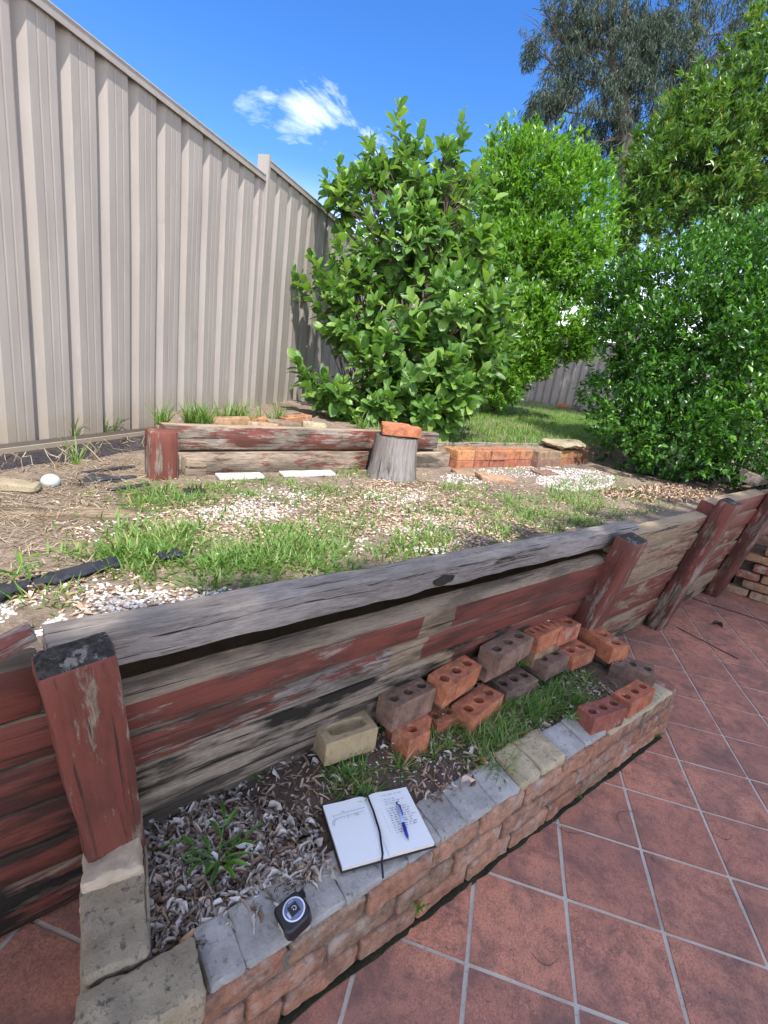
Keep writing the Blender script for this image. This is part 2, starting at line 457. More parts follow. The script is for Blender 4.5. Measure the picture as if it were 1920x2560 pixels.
def foliage(name, stops, trans=0.35, rough=0.38, spec=0.45, veins=False, under=0.0):
    m, t, b, ob, vec, oi = new_mat(name)
    isl = t.node('ShaderNodeNewGeometry')
    r = t.math('FRACT', t.math('ADD', isl.outputs['Random Per Island'], oi.outputs['Random']))
    r = t.math('ADD', t.math('MULTIPLY', r, 0.7), t.math('MULTIPLY', t.noise(ob, 1.6, 3), 0.42))
    c = t.ramp(r, stops)
    hgt = None
    if veins:
        uv = t.node('ShaderNodeTexCoord').outputs['UV']; sp = t.node('ShaderNodeSeparateXYZ', {0: uv})
        ax = t.math('ABSOLUTE', sp.outputs[0])
        mid = t.math('LESS_THAN', ax, 0.03)
        wv = t.math('SINE', t.math('MULTIPLY', t.math('SUBTRACT', sp.outputs[1], t.math('MULTIPLY', ax, 0.55)), 62.0))
        c = t.mix(t.math('MULTIPLY', mid, 0.6), c, (0.22, 0.32, 0.10))
        c = t.mix(t.math('MULTIPLY', t.math('GREATER_THAN', wv, 0.86), 0.22), c, (0.20, 0.32, 0.10))
        hgt = t.bump(t.math('SUBTRACT', t.math('MULTIPLY', wv, -0.5), t.math('MULTIPLY', mid, 1.5)), 0.35, 0.003)
    finish(t, b, c, rough, hgt, spec)
    tr = t.node('ShaderNodeBsdfTranslucent', {'Color': t.mix(1.0, c, (1.5, 1.6, 0.7), 'MULTIPLY')})
    mx = t.node('ShaderNodeMixShader', {0: trans, 1: b.outputs[0], 2: tr.outputs[0]})
    t.l.new(mx.outputs[0], t.n['Material Output'].inputs[0])
    return m


M_GUAVA = foliage('guava_leaf', [(0.1, (0.035, 0.095, 0.020)), (0.45, (0.080, 0.185, 0.034)), (0.75, (0.155, 0.29, 0.052)), (1.0, (0.26, 0.36, 0.075))], 0.30, 0.34, 0.5, True)
M_LILLY = foliage('bright_small_leaf', [(0.1, (0.036, 0.110, 0.012)), (0.45, (0.088, 0.215, 0.021)), (0.8, (0.155, 0.31, 0.032)), (1.0, (0.24, 0.36, 0.055))], 0.38, 0.36)
M_HEDGE = foliage('dark_glossy_leaf', [(0.1, (0.014, 0.052, 0.011)), (0.5, (0.038, 0.118, 0.018)), (0.8, (0.085, 0.22, 0.026)), (1.0, (0.17, 0.33, 0.035))], 0.28, 0.33, 0.45)
M_ROSET = foliage('leathery_leaf', [(0.1, (0.032, 0.082, 0.018)), (0.5, (0.066, 0.155, 0.026)), (0.85, (0.14, 0.25, 0.042)), (0.985, (0.30, 0.20, 0.03))], 0.28, 0.36, 0.5)
M_CASU = foliage('drooping_grey_green_leaf', [(0.1, (0.012, 0.024, 0.019)), (0.5, (0.028, 0.048, 0.034)), (0.9, (0.070, 0.095, 0.060))], 0.2, 0.6, 0.3)
M_GRASS = foliage('weedy_grass', [(0.1, (0.065, 0.140, 0.028)), (0.5, (0.125, 0.240, 0.048)), (0.78, (0.19, 0.32, 0.075)), (0.92, (0.40, 0.36, 0.18))], 0.4, 0.5)
M_WEED = foliage('weed_leaf', [(0.1, (0.04, 0.12, 0.018)), (0.5, (0.08, 0.20, 0.025)), (0.9, (0.15, 0.31, 0.035))], 0.35, 0.45)
M_STRAW = foliage('dry_straw', [(0.1, (0.13, 0.09, 0.06)), (0.5, (0.27, 0.205, 0.145)), (0.9, (0.46, 0.385, 0.29))], 0.15, 0.8, 0.15)
M_LITTER = foliage('dry_grey_leaf', [(0.12, (0.10, 0.058, 0.036)), (0.32, (0.24, 0.165, 0.12)), (0.5, (0.46, 0.39, 0.35)), (0.78, (0.72, 0.68, 0.66)), (0.9, (0.42, 0.22, 0.09))], 0.1, 0.7, 0.2)
M_CHIPS = foliage('bark_chip', [(0.1, (0.20, 0.12, 0.07)), (0.5, (0.40, 0.28, 0.19)), (0.9, (0.60, 0.48, 0.37))], 0.0, 0.85, 0.15)
M_PEBBLE = foliage('white_pebble', [(0.1, (0.22, 0.19, 0.16)), (0.35, (0.45, 0.42, 0.39)), (0.65, (0.62, 0.60, 0.57)), (0.9, (0.74, 0.73, 0.70))], 0.0, 0.7, 0.3)
M_BARK = speck_mat('bark', (0.06, 0.045, 0.035), (0.16, 0.125, 0.10), (0.03, 0.025, 0.02), 12, 50)
M_PBARK = speck_mat('pale_bark', (0.16, 0.14, 0.12), (0.30, 0.27, 0.24), (0.07, 0.06, 0.05), 6, 30)
M_BLACK = simple('black_plastic', (0.022, 0.024, 0.030), 0.42, 0.5, 0.3, nscale=18, bump=0.6)
M_WHITEWOOD = simple('whitewashed_board', (0.62, 0.58, 0.53), 0.8, 0.2, 0.2, nscale=14)

# ------------------------------------------------------------------ ground frame: D along the timber wall, NP towards the patio
D = Vector((0.588, 0.809, 0)).normalized(); NP = Vector((D.y, -D.x, 0)); Z = Vector((0, 0, 1))
B0 = Vector((-0.79, -0.216, 0)); LEAN = 0.2


def W(s, off, z, lean=False):
    return B0 + D * s + NP * (off + (LEAN * z if lean else 0)) + Z * z


def st(p):
    r = Vector(p) - B0; return r.dot(D), r.dot(NP)


# ------------------------------------------------------------------ setting: patio
pat = empty('patio', (0, 0, 0), kind='structure')
pb = Bag(); pb.add([(-8, -8, -0.005), (14, -8, -0.005), (14, 14, -0.005), (-8, 14, -0.005)], [(0, 1, 2, 3)])
obj('grout_bed', pb.mesh('grout_bed'), M_GROUT, pat)
TS = 0.30; GAP = 0.0138
tile_me = []
for k in range(4):
    bm = bmesh.new(); bmesh.ops.create_grid(bm, x_segments=3, y_segments=3, size=(TS - GAP) / 2)
    for v in bm.verts:
        if abs(v.co.x) > 0.13 or abs(v.co.y) > 0.13: v.co.x += random.uniform(-.0013, .0013); v.co.y += random.uniform(-.0013, .0013)
        v.co.z = 0.0 + random.uniform(-0.0005, 0.0005)
    ret = bmesh.ops.extrude_edge_only(bm, edges=[e for e in bm.edges if e.is_boundary])
    for v in ret['geom']:
        if isinstance(v, bmesh.types.BMVert): v.co.z = -0.02
    me = bpy.data.meshes.new('paver'); bm.to_mesh(me); bm.free(); me.materials.append(M_TILE); tile_me.append(me)
npv = 0; tiles = []
for i in range(-6, 24):
    for j in range(-10, 24):
        c = Vector(((i + 0.5) * TS, (j + 0.5) * TS, 0))
        s_, o_ = st(c)
        if o_ < -0.15: continue
        tiles.append(((c - Vector(CAM)).length, c))
tiles.sort(key=lambda a: a[0])
rest = Bag()
for k, (dd, c) in enumerate(tiles):
    if dd > 9: continue
    v = np.array(c) - CAM; cc = ROT @ v
    vis = cc[2] > 0.2 and -150 < 960 + FPX * cc[0] / cc[2] < 2070 and 1000 < 1280 + FPX * cc[1] / cc[2] < 2750
    if vis and npv < 290:
        o = bpy.data.objects.new('paver', tile_me[k % 4]); link(o, pat); o.location = c; o.rotation_euler = (0, 0, (k % 4) * PI / 2); npv += 1
    else:
        h = (TS - GAP) / 2
        rest.add([(c.x - h, c.y - h, 0), (c.x + h, c.y - h, 0), (c.x + h, c.y + h, 0), (c.x - h, c.y + h, 0)], [(0, 1, 2, 3)])
o = obj('paver_field', rest.mesh('paver_field'), M_TILE, pat); o['kind'] = 'stuff'
jb = Bag()
for (p, q) in (((1722, 1494), (1935, 1562)), ((1690, 1568), (1845, 1648))):
    a = Vector(at(*p, 0.0)); b_ = Vector(at(*q, 0.0)); n_ = (b_ - a).normalized().cross(Z) * 0.006
    pts = [a.lerp(b_, k / 8) for k in range(9)]
    jb.add([tuple(x + n_ * random.uniform(.7, 1.4) + Z * 0.004) for x in pts] + [tuple(x - n_ * random.uniform(.7, 1.4) + Z * 0.004) for x in pts], [(k, k + 1, k + 10, k + 9) for k in range(8)])
obj('expansion_joint', jb.mesh('expansion_joint'), simple('black_joint_filler', (0.025, 0.02, 0.018), 0.9), pat)

# ------------------------------------------------------------------ setting: terrace and upper lawn, one sheet to the horizon
TZ = 0.885
MIDT = 1.42                                            # distance from the big wall back to the small one
zback = float(deep(1390, 1012, 13.8)[2])


def ground_z(x, y):
    s_, o_ = st((x, y, 0)); tt = -o_
    n = mnoise.noise(Vector((x * 1.7, y * 1.7, 3))) * 0.018 + mnoise.noise(Vector((x * 6, y * 6, 1))) * 0.010
    low = TZ + n - 0.02 * max(0, -s_)
    up0 = 1.10 if s_ < 2.5 else 1.02
    k = min(1.0, max(0.0, (tt - MIDT) / 10.5)); up = up0 + (zback - up0) * (k ** 0.8) + n * 1.3
    edge = 1.0 if s_ > 0.82 else max(0.0, 1 - (0.82 - s_) / 0.06)
    far = min(1.0, max(0.0, (tt - 4.6) / 1.0))
    if s_ <= 0.82: edge = max(edge, far)
    st_ = min(1.0, max(0.0, (tt - MIDT) / 0.05)) * edge
    return low * (1 - st_) + up * st_


ss = np.concatenate([np.linspace(-300, -6, 12), np.linspace(-5, 7, 150), np.linspace(7.5, 20, 30), np.linspace(30, 400, 14)])
tt_ = np.concatenate([np.linspace(0.045, 1.40, 40), [1.43, 1.47, 1.5], np.linspace(1.56, 4, 40), np.linspace(4.3, 16, 36), np.linspace(20, 400, 14)])
GV = []; GF = []
for a in ss:
    for b_ in tt_:
        p = B0 + D * a - NP * b_
        z = ground_z(p.x, p.y)
        GV.append((p.x + NP.x * LEAN * z * max(0, 1 - b_ / 0.6), p.y + NP.y * LEAN * z * max(0, 1 - b_ / 0.6), z))
nt = len(tt_)
for i in range(len(ss) - 1):
    for j in range(nt - 1): GF.append((i * nt + j, (i + 1) * nt + j, (i + 1) * nt + j + 1, i * nt + j + 1))


def earth_mat():
    m, t, b, ob, vec, oi = new_mat('dry_garden_earth')
    n1 = t.noise(ob, 1.8, 5); n2 = t.noise(ob, 30, 6, 0.7); n3 = t.noise(ob, 90, 4, 0.7)
    c = t.mix(t.ramp(n2, [(0.3, 0.0), (0.7, 1.0)]), (0.15, 0.11, 0.082), (0.33, 0.26, 0.20))
    c = t.mix(t.ramp(n3, [(0.55, 0.0), (0.66, 0.75)]), c, (0.42, 0.35, 0.27))
    c = t.mix(t.ramp(n1, [(0.5, 0.0), (0.62, 0.5)]), c, (0.07, 0.05, 0.035))
    finish(t, b, c, 0.95, t.bump(t.math('ADD', n2, t.math('MULTIPLY', n3, 0.7)), 1.0, 0.015), 0.1); return m


M_EARTH = earth_mat()
g = obj('garden_ground', arr_mesh('garden_ground', GV, GF), M_EARTH); g['kind'] = 'structure'

# ------------------------------------------------------------------ leaf and blade scattering
def leaf_template(kind):
    if kind == 'small':
        V = [(0, 0, 0), (-.5, .45, .10), (0, .5, 0), (.5, .45, .10), (0, 1, -.10)]
        F = [(0, 2, 1), (0, 3, 2), (1, 2, 4), (2, 3, 4)]
    elif kind == 'blade':
        V = [(-.5, 0, 0), (.5, 0, 0), (-.42, .5, -.05), (.42, .5, -.05), (0, 1, -.28)]
        F = [(0, 1, 3), (0, 3, 2), (2, 3, 4)]
    elif kind == 'big':
        rows = [(0, .03, 0), (.12, .27, .0), (.36, .48, .02), (.64, .50, -.01), (.88, .33, -.07), (1.0, .04, -.12)]
        V = []; F = []
        for y, w_, z in rows: V += [(-w_, y, z + .16 * w_), (0, y, z), (w_, y, z + .16 * w_)]
        for i in range(5):
            a = i * 3
            for k in (0, 1): F += [(a + k, a + k + 1, a + k + 4), (a + k, a + k + 4, a + k + 3)]
    elif kind == 'curl':
        V = []; F = []
        for i, (y, w_) in enumerate([(0, .10), (.25, .42), (.55, .50), (.8, .32), (1, .02)]):
            z = .35 * math.sin(y * 4.0) * .4
            V += [(-w_, y, z + w_ * .55), (0, y, z), (w_ * .75, y + .05, z + w_ * .8)]
        for i in range(4):
            a = i * 3
            for k in (0, 1): F += [(a + k, a + k + 1, a + k + 4), (a + k, a + k + 4, a + k + 3)]
    elif kind == 'stone':
        V = [(.5, 0, 0), (-.5, 0, 0), (0, .5, 0), (0, -.5, 0), (0, 0, .5), (0, 0, -.5)]
        F = [(0, 2, 4), (2, 1, 4), (1, 3, 4), (3, 0, 4), (2, 0, 5), (1, 2, 5), (3, 1, 5), (0, 3, 5)]
        bm = bmesh.new(); vs = [bm.verts.new(v) for v in V]
        for f in F: bm.faces.new([vs[i] for i in f])
        bmesh.ops.subdivide_edges(bm, edges=bm.edges, cuts=1)
        for v in bm.verts: v.co = v.co.normalized() * 0.5
        bmesh.ops.triangulate(bm, faces=bm.faces)
        V = [tuple(v.co) for v in bm.verts]; F = [tuple(v.index for v in f.verts) for f in bm.faces]; bm.free()
    return np.array(V, float), np.array(F, int)


TPL = {k: leaf_template(k) for k in ('small', 'blade', 'big', 'curl', 'stone')}


def scatter(name, kind, P, Dr, Nr, L, Wd, T=None, jitter=0.0):
    """one mesh with a copy of the template at each point: Dr length direction, Nr normal, L length, Wd width"""
    V, F = TPL[kind]; P = np.asarray(P, float); n = len(P)
    Dr = np.asarray(Dr, float); Dr /= np.linalg.norm(Dr, axis=1, keepdims=True) + 1e-9
    X = np.cross(Dr, np.asarray(Nr, float)); X /= np.linalg.norm(X, axis=1, keepdims=True) + 1e-9
    N = np.cross(X, Dr)
    L = np.asarray(L, float).reshape(-1, 1, 1) * np.ones((n, 1, 1)); Wd = np.asarray(Wd, float).reshape(-1, 1, 1) * np.ones((n, 1, 1))
    Tk = L if T is None else np.asarray(T, float).reshape(-1, 1, 1) * np.ones((n, 1, 1))
    Vb = np.repeat(V[None], n, 0)
    if jitter: Vb = Vb * (1 + rng.uniform(-jitter, jitter, Vb.shape))
    out = P[:, None, :] + X[:, None, :] * Vb[:, :, 0:1] * Wd + Dr[:, None, :] * Vb[:, :, 1:2] * L + N[:, None, :] * Vb[:, :, 2:3] * Tk
    FF = (F[None] + (np.arange(n) * len(V))[:, None, None]).reshape(-1, 3)
    uv = np.tile(V[:, :2], (n, 1))
    return arr_mesh(name, out.reshape(-1, 3), FF, uv, smooth=(kind != 'stone'))


def unit(n):
    v = rng.normal(size=(n, 3)); return v / np.linalg.norm(v, axis=1, keepdims=True)


# ------------------------------------------------------------------ big timber retaining wall
ret = empty('retaining_wall', W(1.0, 0, 0), 'long leaning sleeper wall with peeling dark red paint beside the patio', 'retaining wall')


def sleeper(parent, name, s0, s1, z0, z1, off, thick, paint, grey=0.5, dirt=0.3, fresh=99.0, lean=True, seed=None, dz=0.0, amp=0.004, label=None, mat=None):
    L = s1 - s0; H = z1 - z0
    seed = seed if seed is not None else random.randint(0, 999)
    me = rough_box(name, (L, thick, H), seed, 0.045, amp, 0.006, 6.0, True)
    lean_k = LEAN if lean else 0.0
    u = (Z + NP * lean_k).normalized(); x = (D + u * dz).normalized(); y = u.cross(x)
    c = W((s0 + s1) / 2, off, z0, lean) - NP * thick / 2
    o = obj(name, me, mat or M_TIMBER, parent, basis(x, y, u, c))
    o['paint'] = paint; o['grey'] = grey; o['dirt'] = dirt; o['fresh'] = fresh; o['ledge'] = 1.0
    if label: o['label'] = label
    return o


def post(parent, s0, s1, off0, off1, z0, z1, paint, grey=0.5, dirt=0.3, tilt=0.0, fresh=99.0, lean=True, cap=True):
    """upright; its local x runs up the post so that the grain does too"""
    H = z1 - z0; Wd = s1 - s0; T = off1 - off0
    me = rough_box('post', (H, Wd, T), random.randint(0, 999), 0.035, 0.004, 0.008, 7.0, True)
    u = (Z + NP * (LEAN if lean else 0) + D * tilt).normalized(); n = (NP - u * NP.dot(u)).normalized(); y = n.cross(u)
    c = W((s0 + s1) / 2, off0, z0, lean) + u * H / 2
    me.materials.append(M_TIMBER); me.materials.append(M_END)
    if cap:
        for p in me.polygons:
            if p.normal.x > 0.75 and p.center.x > H / 2 - 0.03: p.material_index = 1
    o = obj('post', me, None, parent, basis(u, y, n, c))
    o['paint'] = paint; o['grey'] = grey; o['dirt'] = dirt; o['fresh'] = fresh
    return o


# left bay, mostly outside the picture
hs_ = [(0.815, 0.955), (0.678, 0.808), (0.527, 0.668), (0.368, 0.518), (0.235, 0.360), (0.02, 0.226)]
for k, (a, b_) in enumerate(hs_):
    sleeper(ret, 'sleeper', -2.1, -0.082 if k == 0 else 0.062, a, b_, 0.02 - 0.006 * k, 0.06, 0.78 if k < 5 else 0.6, 0.4, 0.45 + 0.12 * k)  # dark mask strengthens board by board towards the bottom
# middle bay
sleeper(ret, 'sleeper', -0.075, 2.66, 0.868, 0.964, 0.004, 0.080, 0.30, 0.95, 0.30, dz=-0.028, amp=0.006, label='thick silver grey top sleeper with a rotten knot')
sleeper(ret, 'sleeper', 0.04, 2.33, 0.700, 0.806, 0.056, 0.085, 0.58, 0.50, 0.50, fresh=-0.02, dz=-0.012, amp=0.003)
sleeper(ret, 'sleeper', 0.04, 2.33, 0.575, 0.692, 0.050, 0.07, 0.50, 0.75, 0.55, fresh=-0.12, dz=-0.002, amp=0.003)
sleeper(ret, 'sleeper', 0.04, 2.33, 0.450, 0.567, 0.044, 0.07, 0.32, 0.45, 1.0, fresh=0.10, amp=0.003)
sleeper(ret, 'sleeper', 0.04, 2.33, 0.305, 0.442, 0.036, 0.07, 0.12, 0.45, 0.80, fresh=0.4, amp=0.003)
sleeper(ret, 'sleeper', 0.04, 2.33, 0.060, 0.298, 0.030, 0.07, 0.1, 0.5, 0.7)
# right bays
zz = [0.0, 0.11, 0.25, 0.388, 0.525, 0.662, 0.797, 0.925]
for k in range(7):
    sleeper(ret, 'sleeper', 2.42, 3.68, zz[k], zz[k + 1] - 0.008, 0.030 + 0.010 * (k % 2), 0.07 if k < 6 else 0.085, [0.25, 0.50, 0.55, 0.52, 0.42, 0.44, 0.42][k], 0.10, 0.12 if k else 0.8, dz=0.012)
zz = [0.0, 0.12, 0.27, 0.42, 0.57, 0.72, 0.87, 1.015]
for k in range(7):
    sleeper(ret, 'sleeper', 3.70, 4.95, zz[k], zz[k + 1] - 0.008, 0.030 + 0.010 * (k % 2), 0.07 if k < 6 else 0.10, [0.25, 0.36, 0.52, 0.55, 0.52, 0.60, 0.66][k], 0.08, 0.12 if k else 0.8, dz=0.012)
for k in range(7):
    sleeper(ret, 'sleeper', 4.96, 7.4, zz[k], zz[k + 1] - 0.006, 0.035, 0.07, 0.72, 0.2, 0.3)
post(ret, 0.029, 0.166, 0.030, 0.112, 0.0, 1.03, 0.565, 0.30, 0.35, tilt=-0.135)['label'] = 'nearest red post with split face and black rotten top'
post(ret, 2.285, 2.45, 0.035, 0.140, 0.02, 0.962, 0.56, 0.7, 0.3)
post(ret, 3.635, 3.80, 0.035, 0.145, -0.02, 1.07, 0.52, 0.5, 0.6)
post(ret, 4.90, 5.06, 0.035, 0.140, -0.02, 1.12, 0.55, 0.6, 0.5)
bw = sleeper(ret, 'sleeper', 5.05, 6.5, 1.03, 1.13, -0.10, 0.16, 0.1, 0.5, 0.8, label='short grey timber lying behind the far wall top')

beam = [x for x in ret.children if x.get('label', '').startswith('thick silver')][0]
bk = bmesh.new(); bmesh.ops.create_icosphere(bk, subdivisions=3, radius=1.0)
for v in bk.verts: v.co += mnoise.noise_vector(v.co * 2.2 + Vector((3, 1, 2))) * 0.35
kn = bpy.data.objects.new('knot', bm_mesh('knot', bk)); link(kn, beam); kn.data.materials.append(M_END)
kn.matrix_basis = Matrix.Translation((-0.20, -0.038, 0.036)) @ Matrix.Diagonal((0.052, 0.008, 0.022, 1))

# fallen strip of timber by the near post
p0, p1 = Vector(at(-30, 1655, 0.97)), Vector(at(95, 1590, 1.0))
x_ = (p1 - p0).normalized(); y_ = Z.cross(x_).normalized()
o = obj('timber_offcut', rough_box('timber_offcut', ((p1 - p0).length, 0.05, 0.03), 5, 0.03, 0.003, 0.004), M_TIMBER, None, basis(x_, y_, x_.cross(y_), (p0 + p1) / 2))
o['paint'] = 0.5; o['grey'] = 0.8; o['dirt'] = 0.2; o['fresh'] = 99.0
tag(o, 'thin splintered red timber strip beside the black topped post', 'timber')

# ------------------------------------------------------------------ planter of old bricks
DP = Vector((0.62, 0.785, 0)).normalized(); NQ = Vector((DP.y, -DP.x, 0)); NFRONT = 0.074


def Q(a, n, z): return DP * a + NQ * n + Z * z


plan = empty('brick_planter', Q(0.6, 0, 0), 'low planter of crumbling old bricks with grey capping along the patio', 'planter')
old_cols = [(0.40, 0.205, 0.135), (0.36, 0.20, 0.14), (0.44, 0.25, 0.17), (0.33, 0.165, 0.11), (0.30, 0.19, 0.13)]
for c in range(3):
    z0 = 0.004 + c * 0.0835
    a = -0.76 + (0.115 if c % 2 else 0)
    k = 0
    while a < 1.80:
        L = 0.225 + random.uniform(-0.015, 0.015)
        if a + L > 1.83: L = 1.83 - a
        if L > 0.06:
            me = rough_box('brick', (L - 0.008, 0.105, 0.0785), random.randint(0, 999), 0.013, 0.0055, 0.006, 22)
            cpos = Q(a + L / 2, NFRONT - 0.055 - 0.004 * c + random.uniform(-.004, .004), z0)
            obj('brick', me, M_OLD, plan, basis(DP, -NQ, Z, cpos) @ Matrix.Rotation(random.uniform(-.02, .02), 4, 'Z'), color=random.choice(old_cols))
        a += L; k += 1
# right end returns to the timber wall
for c in range(3):
    for k in range(2):
        me = rough_box('brick', (0.215, 0.105, 0.0775), random.randint(0, 999), 0.022, 0.005, 0.008, 17)
        obj('brick', me, M_OLD, plan, basis(-NQ, -DP, Z, Q(1.775, NFRONT - 0.23 - k * 0.225, 0.004 + c * 0.0835)), color=random.choice(old_cols))
core = rough_box('mortar_core', (2.54, 0.08, 0.232), 3, 0.05, 0.004, 0.005)
obj('mortar_core', core, M_JOINT, plan, basis(DP, -NQ, Z, Q(0.52, NFRONT - 0.059, 0.0)))
mos = rough_box('moss_strip', (2.5, 0.026, 0.0055), 4, 0.012, 0.007, 0.003, 30)
o = obj('moss_strip', mos, M_MOSS, plan, basis(DP, -NQ, Z, Q(0.52, NFRONT - 0.003, -0.0015)))
# grey capping in cracked lengths
caps = [(-0.49, -0.41), (-0.41, -0.245), (-0.245, -0.14), (-0.14, -0.02), (-0.02, 0.07), (0.07, 0.20), (0.20, 0.31), (0.31, 0.45), (0.45, 0.58)]
for k, (a, b_) in enumerate(caps + [(0.86, 1.00), (1.005, 1.16)]):
    me = rough_box('capping', (b_ - a + 0.004, 0.135, 0.032), 20 + k, 0.014, 0.0035, 0.006, 13)
    M = basis(DP, -NQ, Z, Q((a + b_) / 2, -0.018, 0.243)) @ Matrix.Rotation(random.uniform(-.02, .02), 4, 'Z') @ Matrix.Rotation(0.15 + random.uniform(-.02, .02), 4, 'X')
    obj('capping', me, M_MORTAR, plan, M)
for k, (a, b_) in enumerate([(0.585, 0.70), (0.705, 0.855)]):
    me = rough_box('capping', (b_ - a + 0.003, 0.15, 0.055), 60 + k, 0.013, 0.006, 0.008, 15)
    o = obj('capping', me, M_CAPY, plan, basis(DP, -NQ, Z, Q((a + b_) / 2, -0.025, 0.235)) @ Matrix.Rotation(0.12, 4, 'X')); o['label'] = 'mossy cream coloured capping'
me = rough_box('capping', (0.60, 0.12, 0.02), 71, 0.024, 0.006, 0.008, 14)
obj('capping', me, M_CAPY, plan, basis(DP, -NQ, Z, Q(1.47, 0.005, 0.238)))


def block(name, corners, z1, h, m, seed, amp=0.008, tilt=0.0, parent=plan, label=None, bev=0.006):
    a, b_, c = [Vector((p[0], p[1], 0)) for p in corners]        # a-b long edge, a-c short edge
    x = (b_ - a); L = x.length; x.normalize(); y = Z.cross(x)
    wv = (c - a).dot(y); ctr = a + x * L / 2 + y * wv / 2
    me = rough_box(name, (L, abs(wv), h), seed, 0.0125, amp, bev, 16)
    o = obj(name, me, m, parent, basis(x, y, Z, (ctr.x, ctr.y, z1 - h)) @ Matrix.Rotation(tilt, 4, 'X'))
    if label: o['label'] = label
    return o


block('stone', ((-0.487, -0.535), (-0.336, -0.375), (-0.395, -0.612)), 0.33, 0.088, M_STONE, 31, label='speckled front corner stone')
block('stone', ((-0.636, -0.372), (-0.490, -0.520), (-0.545, -0.285)), 0.335, 0.09, M_STONE, 32, label='long tan stone on the left end')
block('stone', ((-0.705, -0.288), (-0.620, -0.384), (-0.605, -0.205)), 0.365, 0.12, M_PALE, 33, 0.012, 0.06, label='pale stone against the post')
block('stone', ((-0.600, -0.215), (-0.420, -0.425), (-0.592, -0.207)), 0.315, 0.10, M_STONE, 34, 0.003, bev=0.004)
for k in range(3):
    p = Vector((-0.64, -0.30, 0)).lerp(Vector((-0.45, -0.50, 0)), k / 2)
    me = rough_box('stone', (0.13, 0.105, 0.235), 40 + k, 0.03, 0.004, 0.01)
    obj('stone', me, M_STONE, plan, yawm((p.x, p.y, 0.0), math.atan2(-0.20, 0.19)))
# soil of the planter
sv = []; sf = []; na, nn = 90, 22


def soil_z(a, u): return 0.262 + 0.018 * math.sin(a * 3 + 1) - 0.012 + 0.05 * u * min(1, max(0, (a + 0.2) / 0.6)) * 0.5 + mnoise.noise(Vector((a * 9, u * 4, 0))) * 0.010


for i in range(na):
    a = -0.62 + 2.32 * i / (na - 1)
    for j in range(nn):
        u = j / (nn - 1); front = NFRONT - 0.10
        p = Q(a, front, 0); s_, o_ = st(p); back = front - (o_ - 0.055) + 0.02
        n_ = front + (back - front) * u - (0.03 * u)
        z = soil_z(a, u)
        p = Q(a, front - (o_ - 0.03) * u, z); sv.append(tuple(p))
for i in range(na - 1):
    for j in range(nn - 1): sf.append((i * nn + j, (i + 1) * nn + j, (i + 1) * nn + j + 1, i * nn + j + 1))
o = obj('planter_soil', arr_mesh('planter_soil', sv, sf), M_SOIL); o['kind'] = 'structure'


def bed(a, u, dz=0.0):
    front = NFRONT - 0.10; p = Q(a, front, 0); s_, o_ = st(p)
    return Q(a, front - (o_ - 0.04) * u, soil_z(a, u) + dz)


def bed_of(p):                          # inverse of bed() for a point
    a = Vector(p).dot(DP); n = Vector(p).dot(NQ); front = NFRONT - 0.10; s_, o_ = st(Q(a, front, 0))
    return a, (front - n) / (o_ - 0.04)


# ------------------------------------------------------------------ loose bricks
def z1(x, y): return 760 + x * .31344, 1500 + y * .31344
def z2(x, y): return 1160 + x * .3255, 1500 + y * .3255


ORG = (0.50, 0.185, 0.10); ORD = (0.45, 0.155, 0.09); BRN = (0.26, 0.165, 0.125); BRD = (0.215, 0.14, 0.11); TAN = (0.33, 0.21, 0.13); RED = (0.30, 0.105, 0.08)
BR_ME = {}


def brick_mesh(kind):
    if kind not in BR_ME:
        if kind == 'plain': me = rough_box('loose_brick', (0.23, 0.11, 0.076), 77, 0.03, 0.003, 0.005)
        elif kind == 'five': me = holed_brick('loose_brick', holes=5, r=0.010, depth=0.05, seed=4, oval=1.9)
        elif kind == 'frog': me = holed_brick('loose_brick', L=0.23, W=0.11, H=0.085, holes=1, depth=0.028, seed=6, frog=True)
        elif kind == 'two': me = holed_brick('loose_brick', L=0.16, holes=2, r=0.021, seed=8)
        elif kind == 'one': me = holed_brick('loose_brick', L=0.11, holes=1, r=0.021, seed=9, depth=0.06)
        else: me = holed_brick('loose_brick', holes=3, r=0.0205, seed=2)
        BR_ME[kind] = me; me.materials.append(M_YELLOW if kind == 'frog' else M_BRICK)
    return BR_ME[kind]


def brick(p, q, r, z, h, colr, label, kind='three', roll=0.0, pitch=0.0, grp='loose bricks lying in the planter', dz=0.0, wide=None):
    """p-q is the long edge of the top and p-r the short one, as seen at height z"""
    a, b_, c = [Vector(at(*k, z)) for k in (p, q, r)]
    x = b_ - a; L = x.length; x.normalize(); y = Z.cross(x)
    wv = (c - a).dot(y)
    if wide: wv = math.copysign(wide, wv)
    wv = math.copysign(min(max(abs(wv), 0.092), 0.125), wv)
    ctr = a + x * L / 2 + y * wv / 2
    me = brick_mesh(kind); L0 = max(v.co.x for v in me.vertices) * 2; W0 = max(v.co.y for v in me.vertices) * 2; H0 = max(v.co.z for v in me.vertices)
    o = bpy.data.objects.new('loose_brick', me); link(o); o.color = (*colr, 1)
    o.matrix_basis = basis(x, y, Z, (ctr.x, ctr.y, z - h + dz)) @ Matrix.Rotation(roll, 4, 'X') @ Matrix.Rotation(pitch, 4, 'Y') @ Matrix.Diagonal((L / L0, abs(wv) / W0, h / H0, 1))
    soft_edges(o, 0.0035, 2)
    tag(o, label, 'brick', grp); return o


